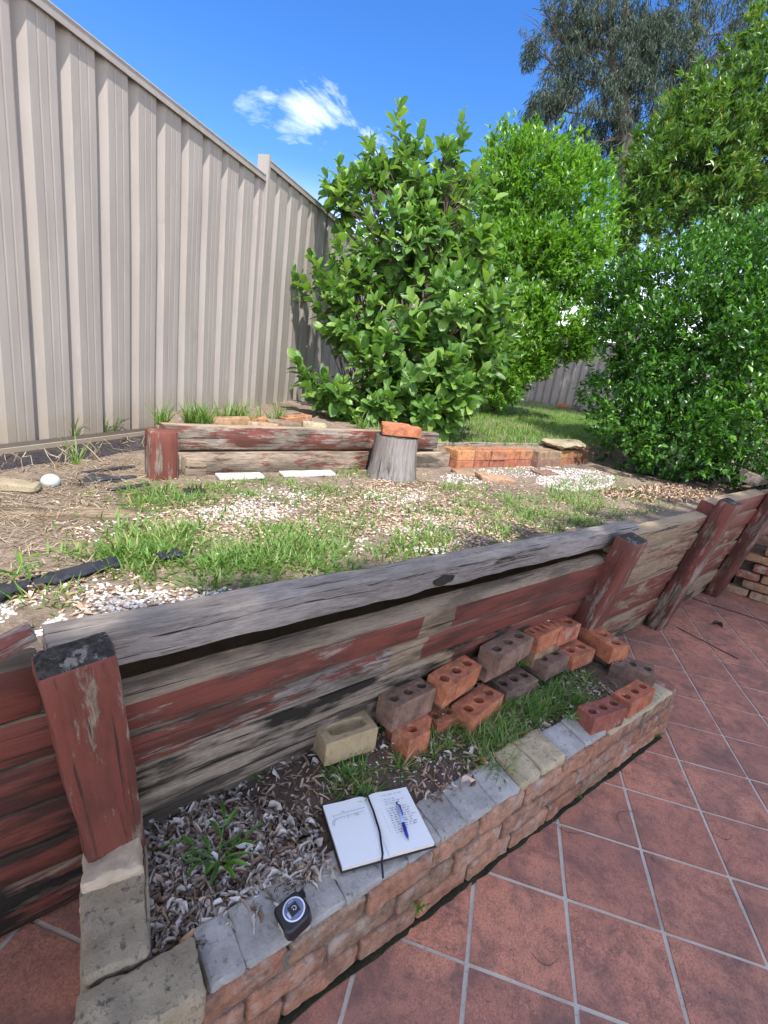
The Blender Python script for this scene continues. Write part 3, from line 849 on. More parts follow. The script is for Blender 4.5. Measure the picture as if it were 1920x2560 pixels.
brick(z1(75, 985), z1(480, 865), z1(185, 1080), 0.395, 0.095, (0.5, 0.4, 0.2), 'cream brick with one long trough in its top, beside the green sprig', 'frog', wide=0.105)
brick(z1(590, 750), z1(920, 600), z1(690, 870), 0.465, 0.105, BRN, 'brown brick with three holes between the cream brick and the tilted orange one')
brick(z1(970, 590), z1(1250, 415), z1(1090, 730), 0.485, 0.095, ORG, 'orange brick propped on others with grass in one of its three holes', roll=0.10)
brick(z1(960, 740), z1(1240, 600), z1(1060, 840), 0.345, 0.09, TAN, 'brick mostly hidden under the propped orange one', 'plain')
brick(z1(710, 1000), z1(880, 920), z1(860, 1110), 0.365, 0.105, ORG, 'half orange brick with a single hole in front of the brown one', 'one')
brick(z1(1170, 835), z1(1420, 650), z1(1320, 990), 0.345, 0.07, ORG, 'speckled orange brick sunk flat behind the grass')
brick(z1(945, 880), z1(1130, 812), z1(1080, 985), 0.325, 0.06, ORD, 'orange brick end peeping out between grass and the half brick', 'two')
brick(z2(40, 415), z2(290, 300), z2(150, 530), 0.445, 0.085, BRN, 'brown brick underneath the stacked brown brick by the red boards')
brick(z2(120, 350), z2(380, 205), z2(250, 470), 0.53, 0.085, BRN, 'brown brick on top of another, its holes filled with pebbles')
brick(z2(175, 590), z2(420, 500), z2(310, 720), 0.325, 0.07, BRD, 'dark brown brick half sunk in front of the brown stack')
brick(z2(405, 200), z2(600, 110), z2(475, 350), 0.50, 0.09, ORG, 'orange brick with a row of small slots next to the brown stack', 'five')
brick(z2(470, 410), z2(650, 330), z2(620, 530), 0.375, 0.08, BRD, 'dark brown brick in front of the slotted orange brick', 'two')
brick(z2(600, 170), z2(770, 110), z2(680, 270), 0.48, 0.085, ORD, 'blackened orange brick in the corner against the wall post', 'two')
brick(z2(690, 350), z2(860, 290), z2(830, 455), 0.365, 0.075, ORG, 'orange brick in the lower layer with two pebble filled holes', 'two')
brick(z2(865, 180), z2(1150, 370), z2(950, 122), 0.405, 0.095, ORG, 'cracked orange brick across the end of the planter, topmost there')
brick(z2(900, 330), z2(1110, 450), z2(980, 290), 0.30, 0.07, TAN, 'tan brick under the cracked orange brick at the planter end', 'plain')
brick(z2(1130, 480), z2(1480, 590), z2(1215, 375), 0.325, 0.085, BRD, 'dark grey brown brick with three holes at the outer end corner')
brick(z2(1060, 500), z2(1340, 610), z2(1130, 420), 0.235, 0.085, TAN, 'tan brick under the dark end corner brick', 'plain')
brick(z1(660, 930), z1(900, 820), z1(740, 1030), 0.36, 0.085, ORD, 'reddish brick squeezed under the brown one with three holes', 'plain')
brick(z2(420, 330), z2(620, 250), z2(480, 440), 0.41, 0.09, TAN, 'tan brick under the slotted orange brick', 'plain')
brick(z2(1140, 710), z2(1330, 600), z2(1280, 800), 0.335, 0.085, ORD, 'clean orange brick sitting on the planter wall near its far end')
brick(z2(870, 810), z2(1120, 725), z2(1030, 910), 0.345, 0.095, RED, 'dark red brick with a crumbled mortar crust on the planter wall')

# ------------------------------------------------------------------ small timber wall, stump and brick row at the back of the terrace
SB = -MIDT
tw = empty('timber_edging', W(1.3, SB, TZ), 'small wall of two faded red sleepers and a stub post below the fence', 'retaining wall')
sleeper(tw, 'sleeper', 0.63, 2.64, 1.02, 1.15, SB + 0.02, 0.09, 0.50, 0.55, 0.5, lean=False)
sleeper(tw, 'sleeper', 0.63, 1.98, 0.86, 1.010, SB + 0.03, 0.08, 0.44, 0.35, 0.5, lean=False)
post(tw, 0.535, 0.67, SB + 0.02, SB + 0.13, 0.82, 1.135, 0.54, 0.5, 0.25, lean=False, cap=False)
sleeper(tw, 'sleeper', 2.2, 2.79, 0.84, 1.0, SB + 0.04, 0.14, 0.0, 0.35, 0.75, lean=False, amp=0.012, label='rotten brown sleeper end beside the stump')


def stump():
    base = W(2.03, SB + 0.21, TZ - 0.03); H = 0.30; seg = 40; rows = 10
    root = empty('tree_stump', base, 'grey weathered tree stump with a brick on its cut top', 'stump')
    V = []; F = []
    for i in range(rows + 1):
        h = i / rows
        for k in range(seg):
            a = 2 * PI * k / seg
            r = 0.142 + 0.032 * (1 - h) ** 2.2 + 0.006 * math.sin(a * 3 + 1) + 0.004 * mnoise.noise(Vector((math.cos(a) * 9, math.sin(a) * 9, h * 1.2)))
            r += 0.004 * abs(mnoise.noise(Vector((math.cos(a) * 26, math.sin(a) * 26, h))))
            V.append((base.x + r * math.cos(a), base.y + r * math.sin(a), base.z + H * h))
    for i in range(rows):
        for k in range(seg): F.append((i * seg + k, i * seg + (k + 1) % seg, (i + 1) * seg + (k + 1) % seg, (i + 1) * seg + k))
    m, t, b, ob, vec, oi = new_mat('grey_stump_wood')
    g = t.noise(t.scale(ob, (46, 46, 2.6)), 1.3, 6, 0.65, 0.5); n = t.noise(ob, 5, 4)
    ck = t.noise(t.scale(ob, (19, 19, 0.9)), 1.5, 3, 0.5, 0.3)
    c = t.mix(t.ramp(g, [(0.3, 0.0), (0.7, 1.0)]), (0.12, 0.108, 0.10), (0.31, 0.29, 0.278))
    c = t.mix(t.ramp(ck, [(0.33, 0.9), (0.40, 0.0)]), c, (0.03, 0.025, 0.02))
    c = t.mix(t.ramp(n, [(0.5, 0.0), (0.7, 0.4)]), c, (0.20, 0.14, 0.10))
    finish(t, b, c, 0.9, t.bump(g, 0.8, 0.012), 0.15)
    me = bpy.data.meshes.new('trunk'); me.from_pydata(V, [], F); me.update()
    obj('trunk', me, m, root, smooth=True)
    cv = [V[rows * seg + k] for k in range(seg)]; top = Bag()
    top.add([(base.x, base.y, base.z + H + 0.006)] + cv, [(0, 1 + k, 1 + (k + 1) % seg) for k in range(seg)])
    obj('cut_top', top.mesh('cut_top'), M_END, root)
    return base + Z * H


stop = stump()
o = obj('loose_brick', rough_box('loose_brick', (0.255, 0.10, 0.066), 12, 0.03, 0.003, 0.006), M_BRICK, None, yawm(stop + Z * 0.008 - D * 0.005 + NP * 0.045, math.atan2(D.y, D.x) - 0.55, 0, -0.02), color=ORG)
tag(o, 'bright orange brick lying along the front of the stump top', 'brick')
o = obj('loose_brick', rough_box('loose_brick', (0.20, 0.09, 0.066), 13, 0.03, 0.003, 0.006), M_BRICK, None, yawm(stop + Z * 0.008 - NP * 0.052 + D * 0.035, math.atan2(D.y, D.x) - 0.55), color=(0.50, 0.19, 0.10))
tag(o, 'paler brick behind the orange one on the stump', 'brick')

ROWC = [(0.52, 0.25, 0.12), (0.44, 0.19, 0.10), (0.42, 0.19, 0.11), (0.46, 0.19, 0.10), (0.46, 0.22, 0.12), (0.30, 0.21, 0.14), (0.33, 0.23, 0.15), (0.42, 0.24, 0.11), (0.33, 0.17, 0.09), (0.22, 0.12, 0.07)]
WHERE = ['beside the rotten sleeper', 'second from the rotten sleeper', 'third from the rotten sleeper', 'fourth from the rotten sleeper', 'just before the grey tan pair', 'of the grey tan pair, nearer end', 'of the grey tan pair, farther end', 'under the flat slab, yellowish', 'under the slab edge, browner', 'half lost in the hedge shade']
srow = 2.80
me_a = holed_brick('loose_brick', L=0.20, W=0.20, H=0.078, holes=3, r=0.02, depth=0.04, seed=3, oval=1.6); me_a.materials.append(M_BRICK)
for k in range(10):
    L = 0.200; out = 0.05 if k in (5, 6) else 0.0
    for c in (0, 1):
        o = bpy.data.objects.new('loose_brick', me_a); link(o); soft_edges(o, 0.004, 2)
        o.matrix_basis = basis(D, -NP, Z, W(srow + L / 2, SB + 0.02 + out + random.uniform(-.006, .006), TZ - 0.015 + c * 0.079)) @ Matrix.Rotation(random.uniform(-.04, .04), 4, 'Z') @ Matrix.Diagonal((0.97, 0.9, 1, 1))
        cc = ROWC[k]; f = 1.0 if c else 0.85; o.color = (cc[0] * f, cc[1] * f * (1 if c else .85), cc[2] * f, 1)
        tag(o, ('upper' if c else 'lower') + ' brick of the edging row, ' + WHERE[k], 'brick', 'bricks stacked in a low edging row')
    srow += L + 0.004
plank = sleeper(None, 'timber_plank', 2.75, 4.4, 1.0, 1.055, SB - 0.10, 0.05, 0.0, 0.6, 0.2, lean=False)
tag(plank, 'long weathered plank on edge behind the low brick row', 'plank')
sp_ = W(4.45, SB + 0.02, 1.055)
o = obj('flat_slab', rough_box('flat_slab', (0.52, 0.26, 0.05), 55, 0.03, 0.022, 0.02, 6), M_STONE, None, yawm(sp_, math.atan2(D.y, D.x), 0.05))
tag(o, 'flat grey stone slab resting on the far end of the brick row', 'stone')

# ------------------------------------------------------------------ small things on the terrace
def on_terrace(x, y, dz=0.0):
    p = at(x, y, TZ); q = at(x, y, ground_z(p[0], p[1])); return Vector(q) + Z * dz


def paver_bit(x, y, L, Wd, H, yaw, m, seed, label, cat, color=None, name='paving_slab', dz=-0.012, amp=0.005):
    o = obj(name, rough_box(name, (L, Wd, H), seed, 0.03, amp, 0.007), m, None, yawm(on_terrace(x, y, dz), yaw, random.uniform(-.05, .05), random.uniform(-.04, .04)), color=color)
    return tag(o, label, cat)


yw = math.atan2(D.y, D.x)
paver_bit(1235, 1200, 0.27, 0.17, 0.045, yw - 0.5, M_BRICK, 21, 'square tan paver lying in the gravel in front of the brick row', 'paver', (0.42, 0.27, 0.18))
paver_bit(1180, 1187, 0.30, 0.16, 0.03, yw - 0.5, M_BRICK, 22, 'flush tan paver between the stump and the square one', 'paver', (0.36, 0.24, 0.16))
paver_bit(1360, 1185, 0.22, 0.14, 0.035, yw - 0.2, M_BRICK, 23, 'brown paver almost buried near the white gravel', 'paver', (0.24, 0.15, 0.11))
for (x, y, L, lab) in ((770, 1189, 0.36, 'longer whitewashed board at the foot of the small sleeper wall'), (600, 1196, 0.26, 'shorter dirt streaked white board at the foot of the small sleeper wall')):
    o = obj('white_board', rough_box('white_board', (L, 0.07, 0.018), int(x), 0.03, 0.003, 0.003), M_WHITEWOOD, None, yawm(on_terrace(x, y, 0.004), yw - 0.03, 0.12))
    tag(o, lab, 'board')
paver_bit(483, 1180, 0.10, 0.07, 0.085, yw, M_TIMBER, 24, 'cut timber block beside the stub post of the small wall', 'timber block', name='timber_block')
bpy.data.objects['timber_block']['paint'] = 0.0; bpy.data.objects['timber_block']['grey'] = 0.2; bpy.data.objects['timber_block']['fresh'] = 99.0
# black ribbed plastic tray
tr = empty('plastic_tray', on_terrace(300, 1195), 'broken black ribbed plastic tray half covered in dry grass', 'tray')
for k, (xa, ya, xb, yb) in enumerate(((200, 1183, 335, 1168), (240, 1203, 340, 1192), (268, 1228, 372, 1212))):
    a, b_ = on_terrace(xa, ya, 0.006), on_terrace(xb, yb, 0.006); x = (b_ - a).normalized(); y = Z.cross(x).normalized()
    me = rough_box('rib', ((b_ - a).length, 0.055, 0.02), 80 + k, 0.02, 0.005, 0.006)
    obj('rib', me, M_BLACK, tr, basis(x, y, x.cross(y), (a + b_) / 2 - Z * 0.015) @ Matrix.Rotation(-0.25, 4, 'X'))
o = obj('tray_floor', rough_box('tray_floor', (0.26, 0.16, 0.012), 84, 0.04, 0.005, 0.003), M_BLACK, tr, yawm(on_terrace(285, 1199, -0.008), yw - 0.5))
bmr = bmesh.new(); bmesh.ops.create_icosphere(bmr, subdivisions=3, radius=0.038)
for v in bmr.verts: v.co += mnoise.noise_vector(v.co * 40) * 0.0022; v.co.z *= 0.85
o = obj('round_stone', bm_mesh('round_stone', bmr), simple('pale_blue_stone', (0.46, 0.53, 0.50), 0.6, 0.3, 0.25, nscale=30), None, yawm(on_terrace(127, 1212, 0.016), 0.4), smooth=True)
tag(o, 'round pale bluish stone on the dry grass', 'stone')
o = obj('flat_stone', rough_box('flat_stone', (0.22, 0.10, 0.05), 86, 0.02, 0.01, 0.014, 9), M_STONE, None, yawm(on_terrace(25, 1225, -0.01), 0.5, 0.1))
tag(o, 'flat mossy grey stone beside the round pale stone', 'stone')
o = obj('buried_sleeper', rough_box('buried_sleeper', (0.56, 0.15, 0.06), 87, 0.03, 0.010, 0.010, 8, True), M_TIMBER, None, yawm(on_terrace(140, 1288, -0.052), 0.62, 0.06, -0.03))
o['paint'] = 0.05; o['grey'] = 0.1; o['dirt'] = 0.6; o['fresh'] = 99.0
tag(o, 'old brown sleeper sunk in straw and soil near the fence', 'sleeper')


def cloth(name, pts, width, label, seed):
    V = []; F = []; n = 26; mcr = 7
    P = [on_terrace(*p, 0.012) for p in pts]
    for i in range(n):
        f = i / (n - 1) * (len(P) - 1); a = int(min(f, len(P) - 2)); c = P[a].lerp(P[a + 1], f - a); dv = (P[a + 1] - P[a]).normalized(); sd = Z.cross(dv)
        for j in range(mcr):
            u = j / (mcr - 1) - 0.5; q = c + sd * u * width * (1 + 0.4 * mnoise.noise(Vector((i * .35, seed, 0))))
            V.append((q.x, q.y, q.z + 0.016 * mnoise.noise(Vector((i * .9, j * 1.9, seed))) + 0.006 * math.cos(u * 3)))
    for i in range(n - 1):
        for j in range(mcr - 1): F.append((i * mcr + j, i * mcr + j + 1, (i + 1) * mcr + j + 1, (i + 1) * mcr + j))
    o = obj(name, arr_mesh(name, V, F), M_BLACK); sm = o.modifiers.new('thick', 'SOLIDIFY'); sm.thickness = 0.004
    return tag(o, label, 'weed mat')


cloth('weed_mat', [(-60, 1520), (40, 1478), (150, 1452), (290, 1412)], 0.065, 'long crumpled strip of black weed mat near the leaning wall', 1)
cloth('weed_mat', [(395, 1402), (455, 1392)], 0.05, 'small scrap of black weed mat poking out of the grass', 2)
cloth('weed_mat', [(1600, 1240), (1570, 1232)], 0.05, 'scrap of black weed mat at the foot of the right hand hedge', 3)

# ------------------------------------------------------------------ notebook, pen and tape measure
ND = Vector((0.241, 0.175, 0)).normalized(); NN = Vector((-ND.y, ND.x, 0)); nb0 = Vector(at(853, 2184, 0.285)); nbz = 0.285


def NB(x, y, z=0.0): return nb0 + ND * x + NN * y + Z * z


PWL, PWR, PH = 0.143, 0.143, 0.212
nb = empty('open_notebook', NB(0.14, 0.1), 'open ruled notebook with handwriting and a ribbon marker on the planter edge', 'notebook')


def paper_mat():
    m, t, b, ob, vec, oi = new_mat('ruled_paper')
    uv = t.node('ShaderNodeTexCoord').outputs['UV']; v = t.node('ShaderNodeSeparateXYZ', {0: uv}).outputs[1]
    ln = t.math('LESS_THAN', t.math('FRACT', t.math('MULTIPLY', v, 31.0)), 0.16)
    c = t.mix(t.math('MULTIPLY', ln, 0.30), (0.80, 0.81, 0.80), (0.45, 0.50, 0.58))
    finish(t, b, c, 0.7, None, 0.25); return m


M_PAPER = paper_mat(); M_EDGE = simple('page_edges', (0.70, 0.62, 0.56), 0.8, 0.2, 0.1, nscale=200); M_COVER = simple('black_cover', (0.015, 0.015, 0.018), 0.45)
M_INK = simple('pencil_ink', (0.10, 0.11, 0.17), 0.7); M_RIB = simple('navy_ribbon', (0.008, 0.010, 0.028), 0.6)


def page(name, x0, x1, y0, y1, hump_at, thick, edge=True):
    n = 14; V = []; uv = []; F = []
    for i in range(n + 1):
        f = i / n; x = x0 + (x1 - x0) * f; d = abs(x - hump_at) / abs(x1 - x0)
        z = thick * (1 - 0.75 * math.exp(-d * 16)) + 0.004 * math.exp(-((d - 0.22) * 5) ** 2)
        for y in (y0, y1): V.append(tuple(NB(x, y, z))); uv.append((f, (y - y0) / (y1 - y0)))
    for i in range(n): F.append((2 * i, 2 * i + 2, 2 * i + 3, 2 * i + 1))
    o = obj(name, arr_mesh(name, V, F, uv), M_PAPER, nb)
    b = Bag()
    for i in range(n):                                      # the stack of leaves below
        for k in (0, 1):
            a, c = Vector(V[2 * i + k]), Vector(V[2 * i + 2 + k]); b.add([a, c, c - Z * (c.z - nbz - 0.003), a - Z * (a.z - nbz - 0.003)], [(0, 1, 2, 3)])
    e = 0 if x0 != hump_at else 2 * n
    a, c = Vector(V[e]), Vector(V[e + 1]); b.add([a, c, Vector((c.x, c.y, nbz + 0.003)), Vector((a.x, a.y, nbz + 0.003))], [(0, 1, 2, 3)])
    obj('page_block', b.mesh('page_block'), M_EDGE, nb)
    return o


pl_ = page('page', 0.004, PWL, 0.004, PH - 0.004, PWL, 0.011)
pr_ = page('page', PWL, PWL + PWR - 0.004, 0.004, PH - 0.004, PWL, 0.013)
cv = rough_box('cover', (PWL + PWR + 0.004, PH + 0.004, 0.003), 9, 0.03, 0.0004, 0.001)
obj('cover', cv, M_COVER, nb, basis(ND, NN, Z, NB(PWL, PH / 2, 0.0)))
rb = Bag(); rp = [NB(PWL + 0.004, PH - 0.002, 0.012), NB(PWL + 0.003, 0.15, 0.0125), NB(PWL - 0.004, 0.08, 0.0155), NB(PWL - 0.022, 0.01, 0.018), NB(PWL - 0.030, -0.006, 0.009), NB(PWL - 0.037, -0.040, -0.004)]
for a, c in zip(rp[:-1], rp[1:]):
    s_ = ND * 0.003; rb.add([a - s_, a + s_, c + s_, c - s_], [(0, 1, 2, 3)])
o = obj('ribbon_marker', rb.mesh('ribbon_marker'), M_RIB, nb); o.modifiers.new('t', 'SOLIDIFY').thickness = 0.001


def scribble(name, strokes, parent, wd=0.00045):
    b = Bag()
    for st_ in strokes:
        for (x0, y0), (x1, y1) in zip(st_[:-1], st_[1:]):
            zz_ = 0.0163
            dx, dy = x1 - x0, y1 - y0; l = math.hypot(dx, dy) or 1; nx, ny = -dy / l * wd, dx / l * wd
            b.add([NB(x0 + nx, y0 + ny, zz_), NB(x0 - nx, y0 - ny, zz_), NB(x1 - nx, y1 - ny, zz_), NB(x1 + nx, y1 + ny, zz_)], [(0, 1, 2, 3)])
    return obj(name, b.mesh(name), M_INK, parent)


strokes = []
xs0 = PWL + 0.028
lens = [0.075, 0.0, 0.05, 0.085, 0.06, 0.0, 0.085, 0.09, 0.085, 0.09, 0.088, 0.09, 0.085, 0.09, 0.08, 0.05, 0.03]
for k, ln in enumerate(lens):
    if ln <= 0: continue
    y = PH - 0.020 - k * 0.0082; x = xs0 - 0.003 * (k > 4) + (0.008 if k == 0 else 0)
    end = x + ln
    while x < end:                                          # a word
        wl = random.uniform(0.006, 0.016); s_ = []; nstep = int(wl / 0.0009)
        for q in range(nstep): s_.append((x + q * 0.0009, y + math.sin(q * 2.1 + random.random()) * random.uniform(0.0006, 0.0016) + (0.002 if random.random() < .12 else 0)))
        if len(s_) > 1: strokes.append(s_)
        x += wl + 0.0035
scribble('handwriting', strokes, nb)
dg = [[(0.022, 0.160), (0.066, 0.164), (0.122, 0.166)], [(0.024, 0.150), (0.118, 0.155)], [(0.122, 0.163), (0.122, 0.169)], [(0.022, 0.157), (0.022, 0.163)], [(0.064, 0.143), (0.066, 0.153)], [(0.024, 0.150), (0.016, 0.143), (0.012, 0.132)], [(0.029, 0.148), (0.020, 0.140), (0.016, 0.128)]]
for k in range(9): dg.append([(0.034 + k * 0.01, 0.147), (0.036 + k * 0.01, 0.1475)])
for (x, y) in ((0.05, 0.168), (0.086, 0.150), (0.09, 0.146)): dg.append([(x + q * 0.0012, y + (q % 2) * 0.0015) for q in range(9)])
scribble('sketch', dg, nb)

pa, pe = Vector(at(991, 2005, 0.305)), Vector(at(1022, 2103, 0.305)); pd = (pe - pa).normalized(); pn = empty('ballpoint_pen', (pa + pe) / 2, 'blue and clear ballpoint pen lying on the right page', 'pen')


def lathe(path, radii, seg=12):
    b = Bag(); b.tube(path, radii, seg); return b


def pp(f): return pa.lerp(pe, f) + Z * 0.0
M_PENB = simple('blue_pen_plastic', (0.02, 0.03, 0.32), 0.3, 0.5); M_PENC = simple('pale_pen_barrel', (0.45, 0.58, 0.85), 0.2, 0.6); M_CHROME = simple('chrome', (0.7, 0.7, 0.72), 0.2, 0.5, metal=1.0)
obj('barrel', lathe([pp(0.10), pp(0.11), pp(0.55), pp(0.56)], [0.001, 0.0048, 0.0048, 0.0046]).mesh('barrel'), M_PENC, pn, smooth=True)
obj('grip', lathe([pp(0.55), pp(0.56), pp(0.72), pp(0.90), pp(0.91)], [0.002, 0.0050, 0.0054, 0.0042, 0.003]).mesh('grip'), M_PENB, pn, smooth=True)
obj('tip', lathe([pp(0.90), pp(0.91), pp(0.985), pp(1.0)], [0.003, 0.0036, 0.0012, 0.0004]).mesh('tip'), M_CHROME, pn, smooth=True)
obj('button', lathe([pp(0.0), pp(0.005), pp(0.10)], [0.0005, 0.0026, 0.0026], 10).mesh('button'), M_PENB, pn, smooth=True)
sd = pd.cross(Z); cb = Bag(); cb.tube([pp(0.10) - sd * 0.001 + Z * 0.004, pp(0.13) - sd * 0.005 + Z * 0.006, pp(0.38) - sd * 0.006 + Z * 0.004], [0.0018, 0.0022, 0.0016], 8)
obj('clip', cb.mesh('clip'), M_PENB, pn, smooth=True)

tp = Vector(at(737, 2300, 0.268)); td = Vector((0.55, 0.83, 0)).normalized()
tm = empty('tape_measure', tp, 'black tape measure with a shiny round blue label on the planter edge', 'tape measure')
TM = basis(Vector((td.y, -td.x, 0)), td, Z, tp) @ Matrix.Rotation(0.25, 4, 'X')
M_TB = simple('black_rubber', (0.012, 0.013, 0.016), 0.38, 0.5); M_TL = simple('glossy_blue_label', (0.10, 0.13, 0.26), 0.12, 0.6); M_TR = simple('silver_ring', (0.62, 0.68, 0.80), 0.2, 0.6, metal=0.6); M_TY = simple('cream_print', (0.55, 0.52, 0.38), 0.5)


def outline(sc_=1.0):
    pts = []
    for cx, cy, r, a0, a1 in ((0.016, 0.016, 0.020, 0, 90), (-0.016, 0.016, 0.020, 90, 180), (-0.024, -0.024, 0.012, 180, 270), (0.018, -0.020, 0.018, 270, 360)):
        for k in range(7):
            a = math.radians(a0 + (a1 - a0) * k / 6); pts.append(((cx + r * math.cos(a)) * sc_, (cy + r * math.sin(a)) * sc_))
    return pts


def slab(pts, z0, z1_, bev=0.004):
    b = Bag(); n = len(pts); cx = sum(p[0] for p in pts) / n; cy = sum(p[1] for p in pts) / n
    k = lambda f: [(cx + (x - cx) * f, cy + (y - cy) * f) for x, y in pts]
    rings = [(k(1 - bev / 0.035), z0), (k(1), z0 + bev), (k(1), z1_ - bev), (k(1 - bev / 0.035), z1_)]
    V = [(x, y, z) for r, z in rings for x, y in r]; F = []
    for i in range(3):
        for q in range(n): F.append((i * n + q, i * n + (q + 1) % n, (i + 1) * n + (q + 1) % n, (i + 1) * n + q))
    F.append(tuple(range(3 * n, 4 * n))); F.append(tuple(range(n - 1, -1, -1))); b.add(V, F); return b


def disc(r0, r1, z, seg=36, cx=0.0, cy=0.004):
    b = Bag(); V = [(cx + r * math.cos(2 * PI * k / seg), cy + r * math.sin(2 * PI * k / seg), z) for r in (r0, r1) for k in range(seg)]
    b.add(V, [(k, (k + 1) % seg, seg + (k + 1) % seg, seg + k) for k in range(seg)]); return b


obj('case', slab(outline(), 0.0, 0.042).mesh('case'), M_TB, tm, TM)
obj('label_disc', disc(0.0005, 0.0235, 0.0432).mesh('label_disc'), M_TL, tm, TM)
obj('label_ring', disc(0.0235, 0.0272, 0.0430).mesh('label_ring'), M_TR, tm, TM)
sq = Bag(); sq.box((-0.012, -0.008, 0.0433), (0.012, 0.016, 0.0440)); obj('label_panel', sq.mesh('label_panel'), M_TB, tm, TM)
mk = Bag()
for (x0, x1, y0, y1) in ((-0.019, -0.0175, 0.0, 0.012), (-0.004, 0.012, -0.0115, -0.0100), (-0.002, 0.013, -0.0145, -0.0125)): mk.box((x0, y0, 0.0436), (x1, y1, 0.0446))
mk2 = disc(0.0045, 0.0060, 0.0446, 20, -0.001, 0.005); mk.V, mk.F = mk.V, mk.F
mk.add(mk2.V, mk2.F[:13]); b3 = disc(0.0002, 0.0016, 0.0446, 12, 0.001, 0.003); mk.add(b3.V, b3.F)
obj('label_print', mk.mesh('label_print'), M_TR, tm, TM)
ys = Bag()
for k in range(3): ys.box((-0.004 + k * 0.008, -0.0392, 0.008), (-0.0005 + k * 0.008, -0.0375, 0.036))
obj('edge_print', ys.mesh('edge_print'), M_TY, tm, TM)
hk = Bag(); hk.box((-0.036, 0.020, 0.006), (-0.020, 0.046, 0.020)); hk.box((-0.034, 0.044, 0.002), (-0.022, 0.048, 0.026))
obj('blade_hook', hk.mesh('blade_hook'), M_TB, tm, TM)

# ------------------------------------------------------------------ steel fences
FY = math.radians(88.62); FD = Vector((math.cos(FY), math.sin(FY), 0)); FN = Vector((FD.y, -FD.x, 0)); FO = Vector((CAM[0], CAM[1], 0)) - FN * 2.2


def sheet_fence(root, org, d, n, bays, pitch=0.205):
    """bays: (start, end, bottom z, top z); d runs along, n faces the garden"""
    prof = [(0, 0), (.040, 0), (.044, -.0012), (.048, -.0012), (.052, 0), (.086, 0), (.090, -.0012), (.094, -.0012), (.098, 0), (.132, 0), (.138, -.034), (.168, -.036), (.203, -.002)]
    for (a0, a1, zb, zt) in bays:
        b = Bag(); line = []
        a = a0 + 0.03
        while a < a1 - 0.02:
            for (u, o_) in prof:
                if a + u < a1 - 0.02: line.append((a + u, o_))
            a += pitch
        rows = 5; V = []
        for r in range(rows + 1):
            f = r / rows
            for (u, o_) in line:
                wob = 0.006 * mnoise.noise(Vector((u * 2.2, f * 2.5, 4))); p = org + d * (u + 0.004 * mnoise.noise(Vector((u * 3, f * 3, 9)))) + n * (o_ + wob); V.append((p.x, p.y, zb + 0.01 + (zt - zb - 0.03) * f))
        m_ = len(line); F = [(r * m_ + k, r * m_ + k + 1, (r + 1) * m_ + k + 1, (r + 1) * m_ + k) for r in range(rows) for k in range(m_ - 1)]
        me = bpy.data.meshes.new('panel'); me.from_pydata(V, [], F); me.update()
        o = obj('panel', me, M_FENCE, root); o.modifiers.new('t', 'SOLIDIFY').thickness = 0.0012

        def rail(name, z0, z1_, lips):
            prof2 = lips; q = Bag(); V = []
            for e in (a0 + 0.02, a1 - 0.02):
                for (o_, z) in prof2: p = org + d * e + n * o_; V.append((p.x, p.y, z))
            k = len(prof2); q.add(V, [(i, (i + 1) % k, k + (i + 1) % k, k + i) for i in range(k)] + [tuple(range(k)), tuple(range(2 * k - 1, k - 1, -1))])
            obj(name, q.mesh(name), M_FENCE, root)
        rail('top_rail', 0, 0, [(.022, zt - .052), (.022, zt - .040), (.013, zt - .036), (.013, zt - .018), (.018, zt - .008), (.010, zt), (-.048, zt), (-.056, zt - .008), (-.056, zt - .052), (-.050, zt - .052), (-.050, zt - .006), (.006, zt - .006), (.014, zt - .052)])
        rail('bottom_rail', 0, 0, [(.022, zb + .058), (.014, zb + .05), (.014, zb + .038), (.020, zb + .034), (.020, zb + .012), (.012, zb), (-.048, zb), (-.056, zb + .01), (-.056, zb + .058), (-.050, zb + .058), (-.050, zb + .012), (.010, zb + .012)])
    for k, (a0, a1, zb, zt) in enumerate(bays + [(bays[-1][1], 0, bays[-1][2], bays[-1][3])]):
        zt2 = max(zt, bays[k - 1][3]) if k else zt
        for u0, u1, nm in ((-0.024, 0.024, 'post'),):
            q = Bag(); V = []; pr = [(u0, -.060), (u1, -.060), (u1, .020), (u1 - .012, .028), (u0 + .012, .028), (u0, .020)]
            for z in (zb - 0.35, zt2 + 0.012):
                for (u, o_) in pr: p = org + d * (a0 + u) + n * o_; V.append((p.x, p.y, z))
            kk = len(pr); q.add(V, [(i, (i + 1) % kk, kk + (i + 1) % kk, kk + i) for i in range(kk)] + [tuple(range(kk)), tuple(range(2 * kk - 1, kk - 1, -1))])
            obj(nm, q.mesh(nm), M_FENCE, root)


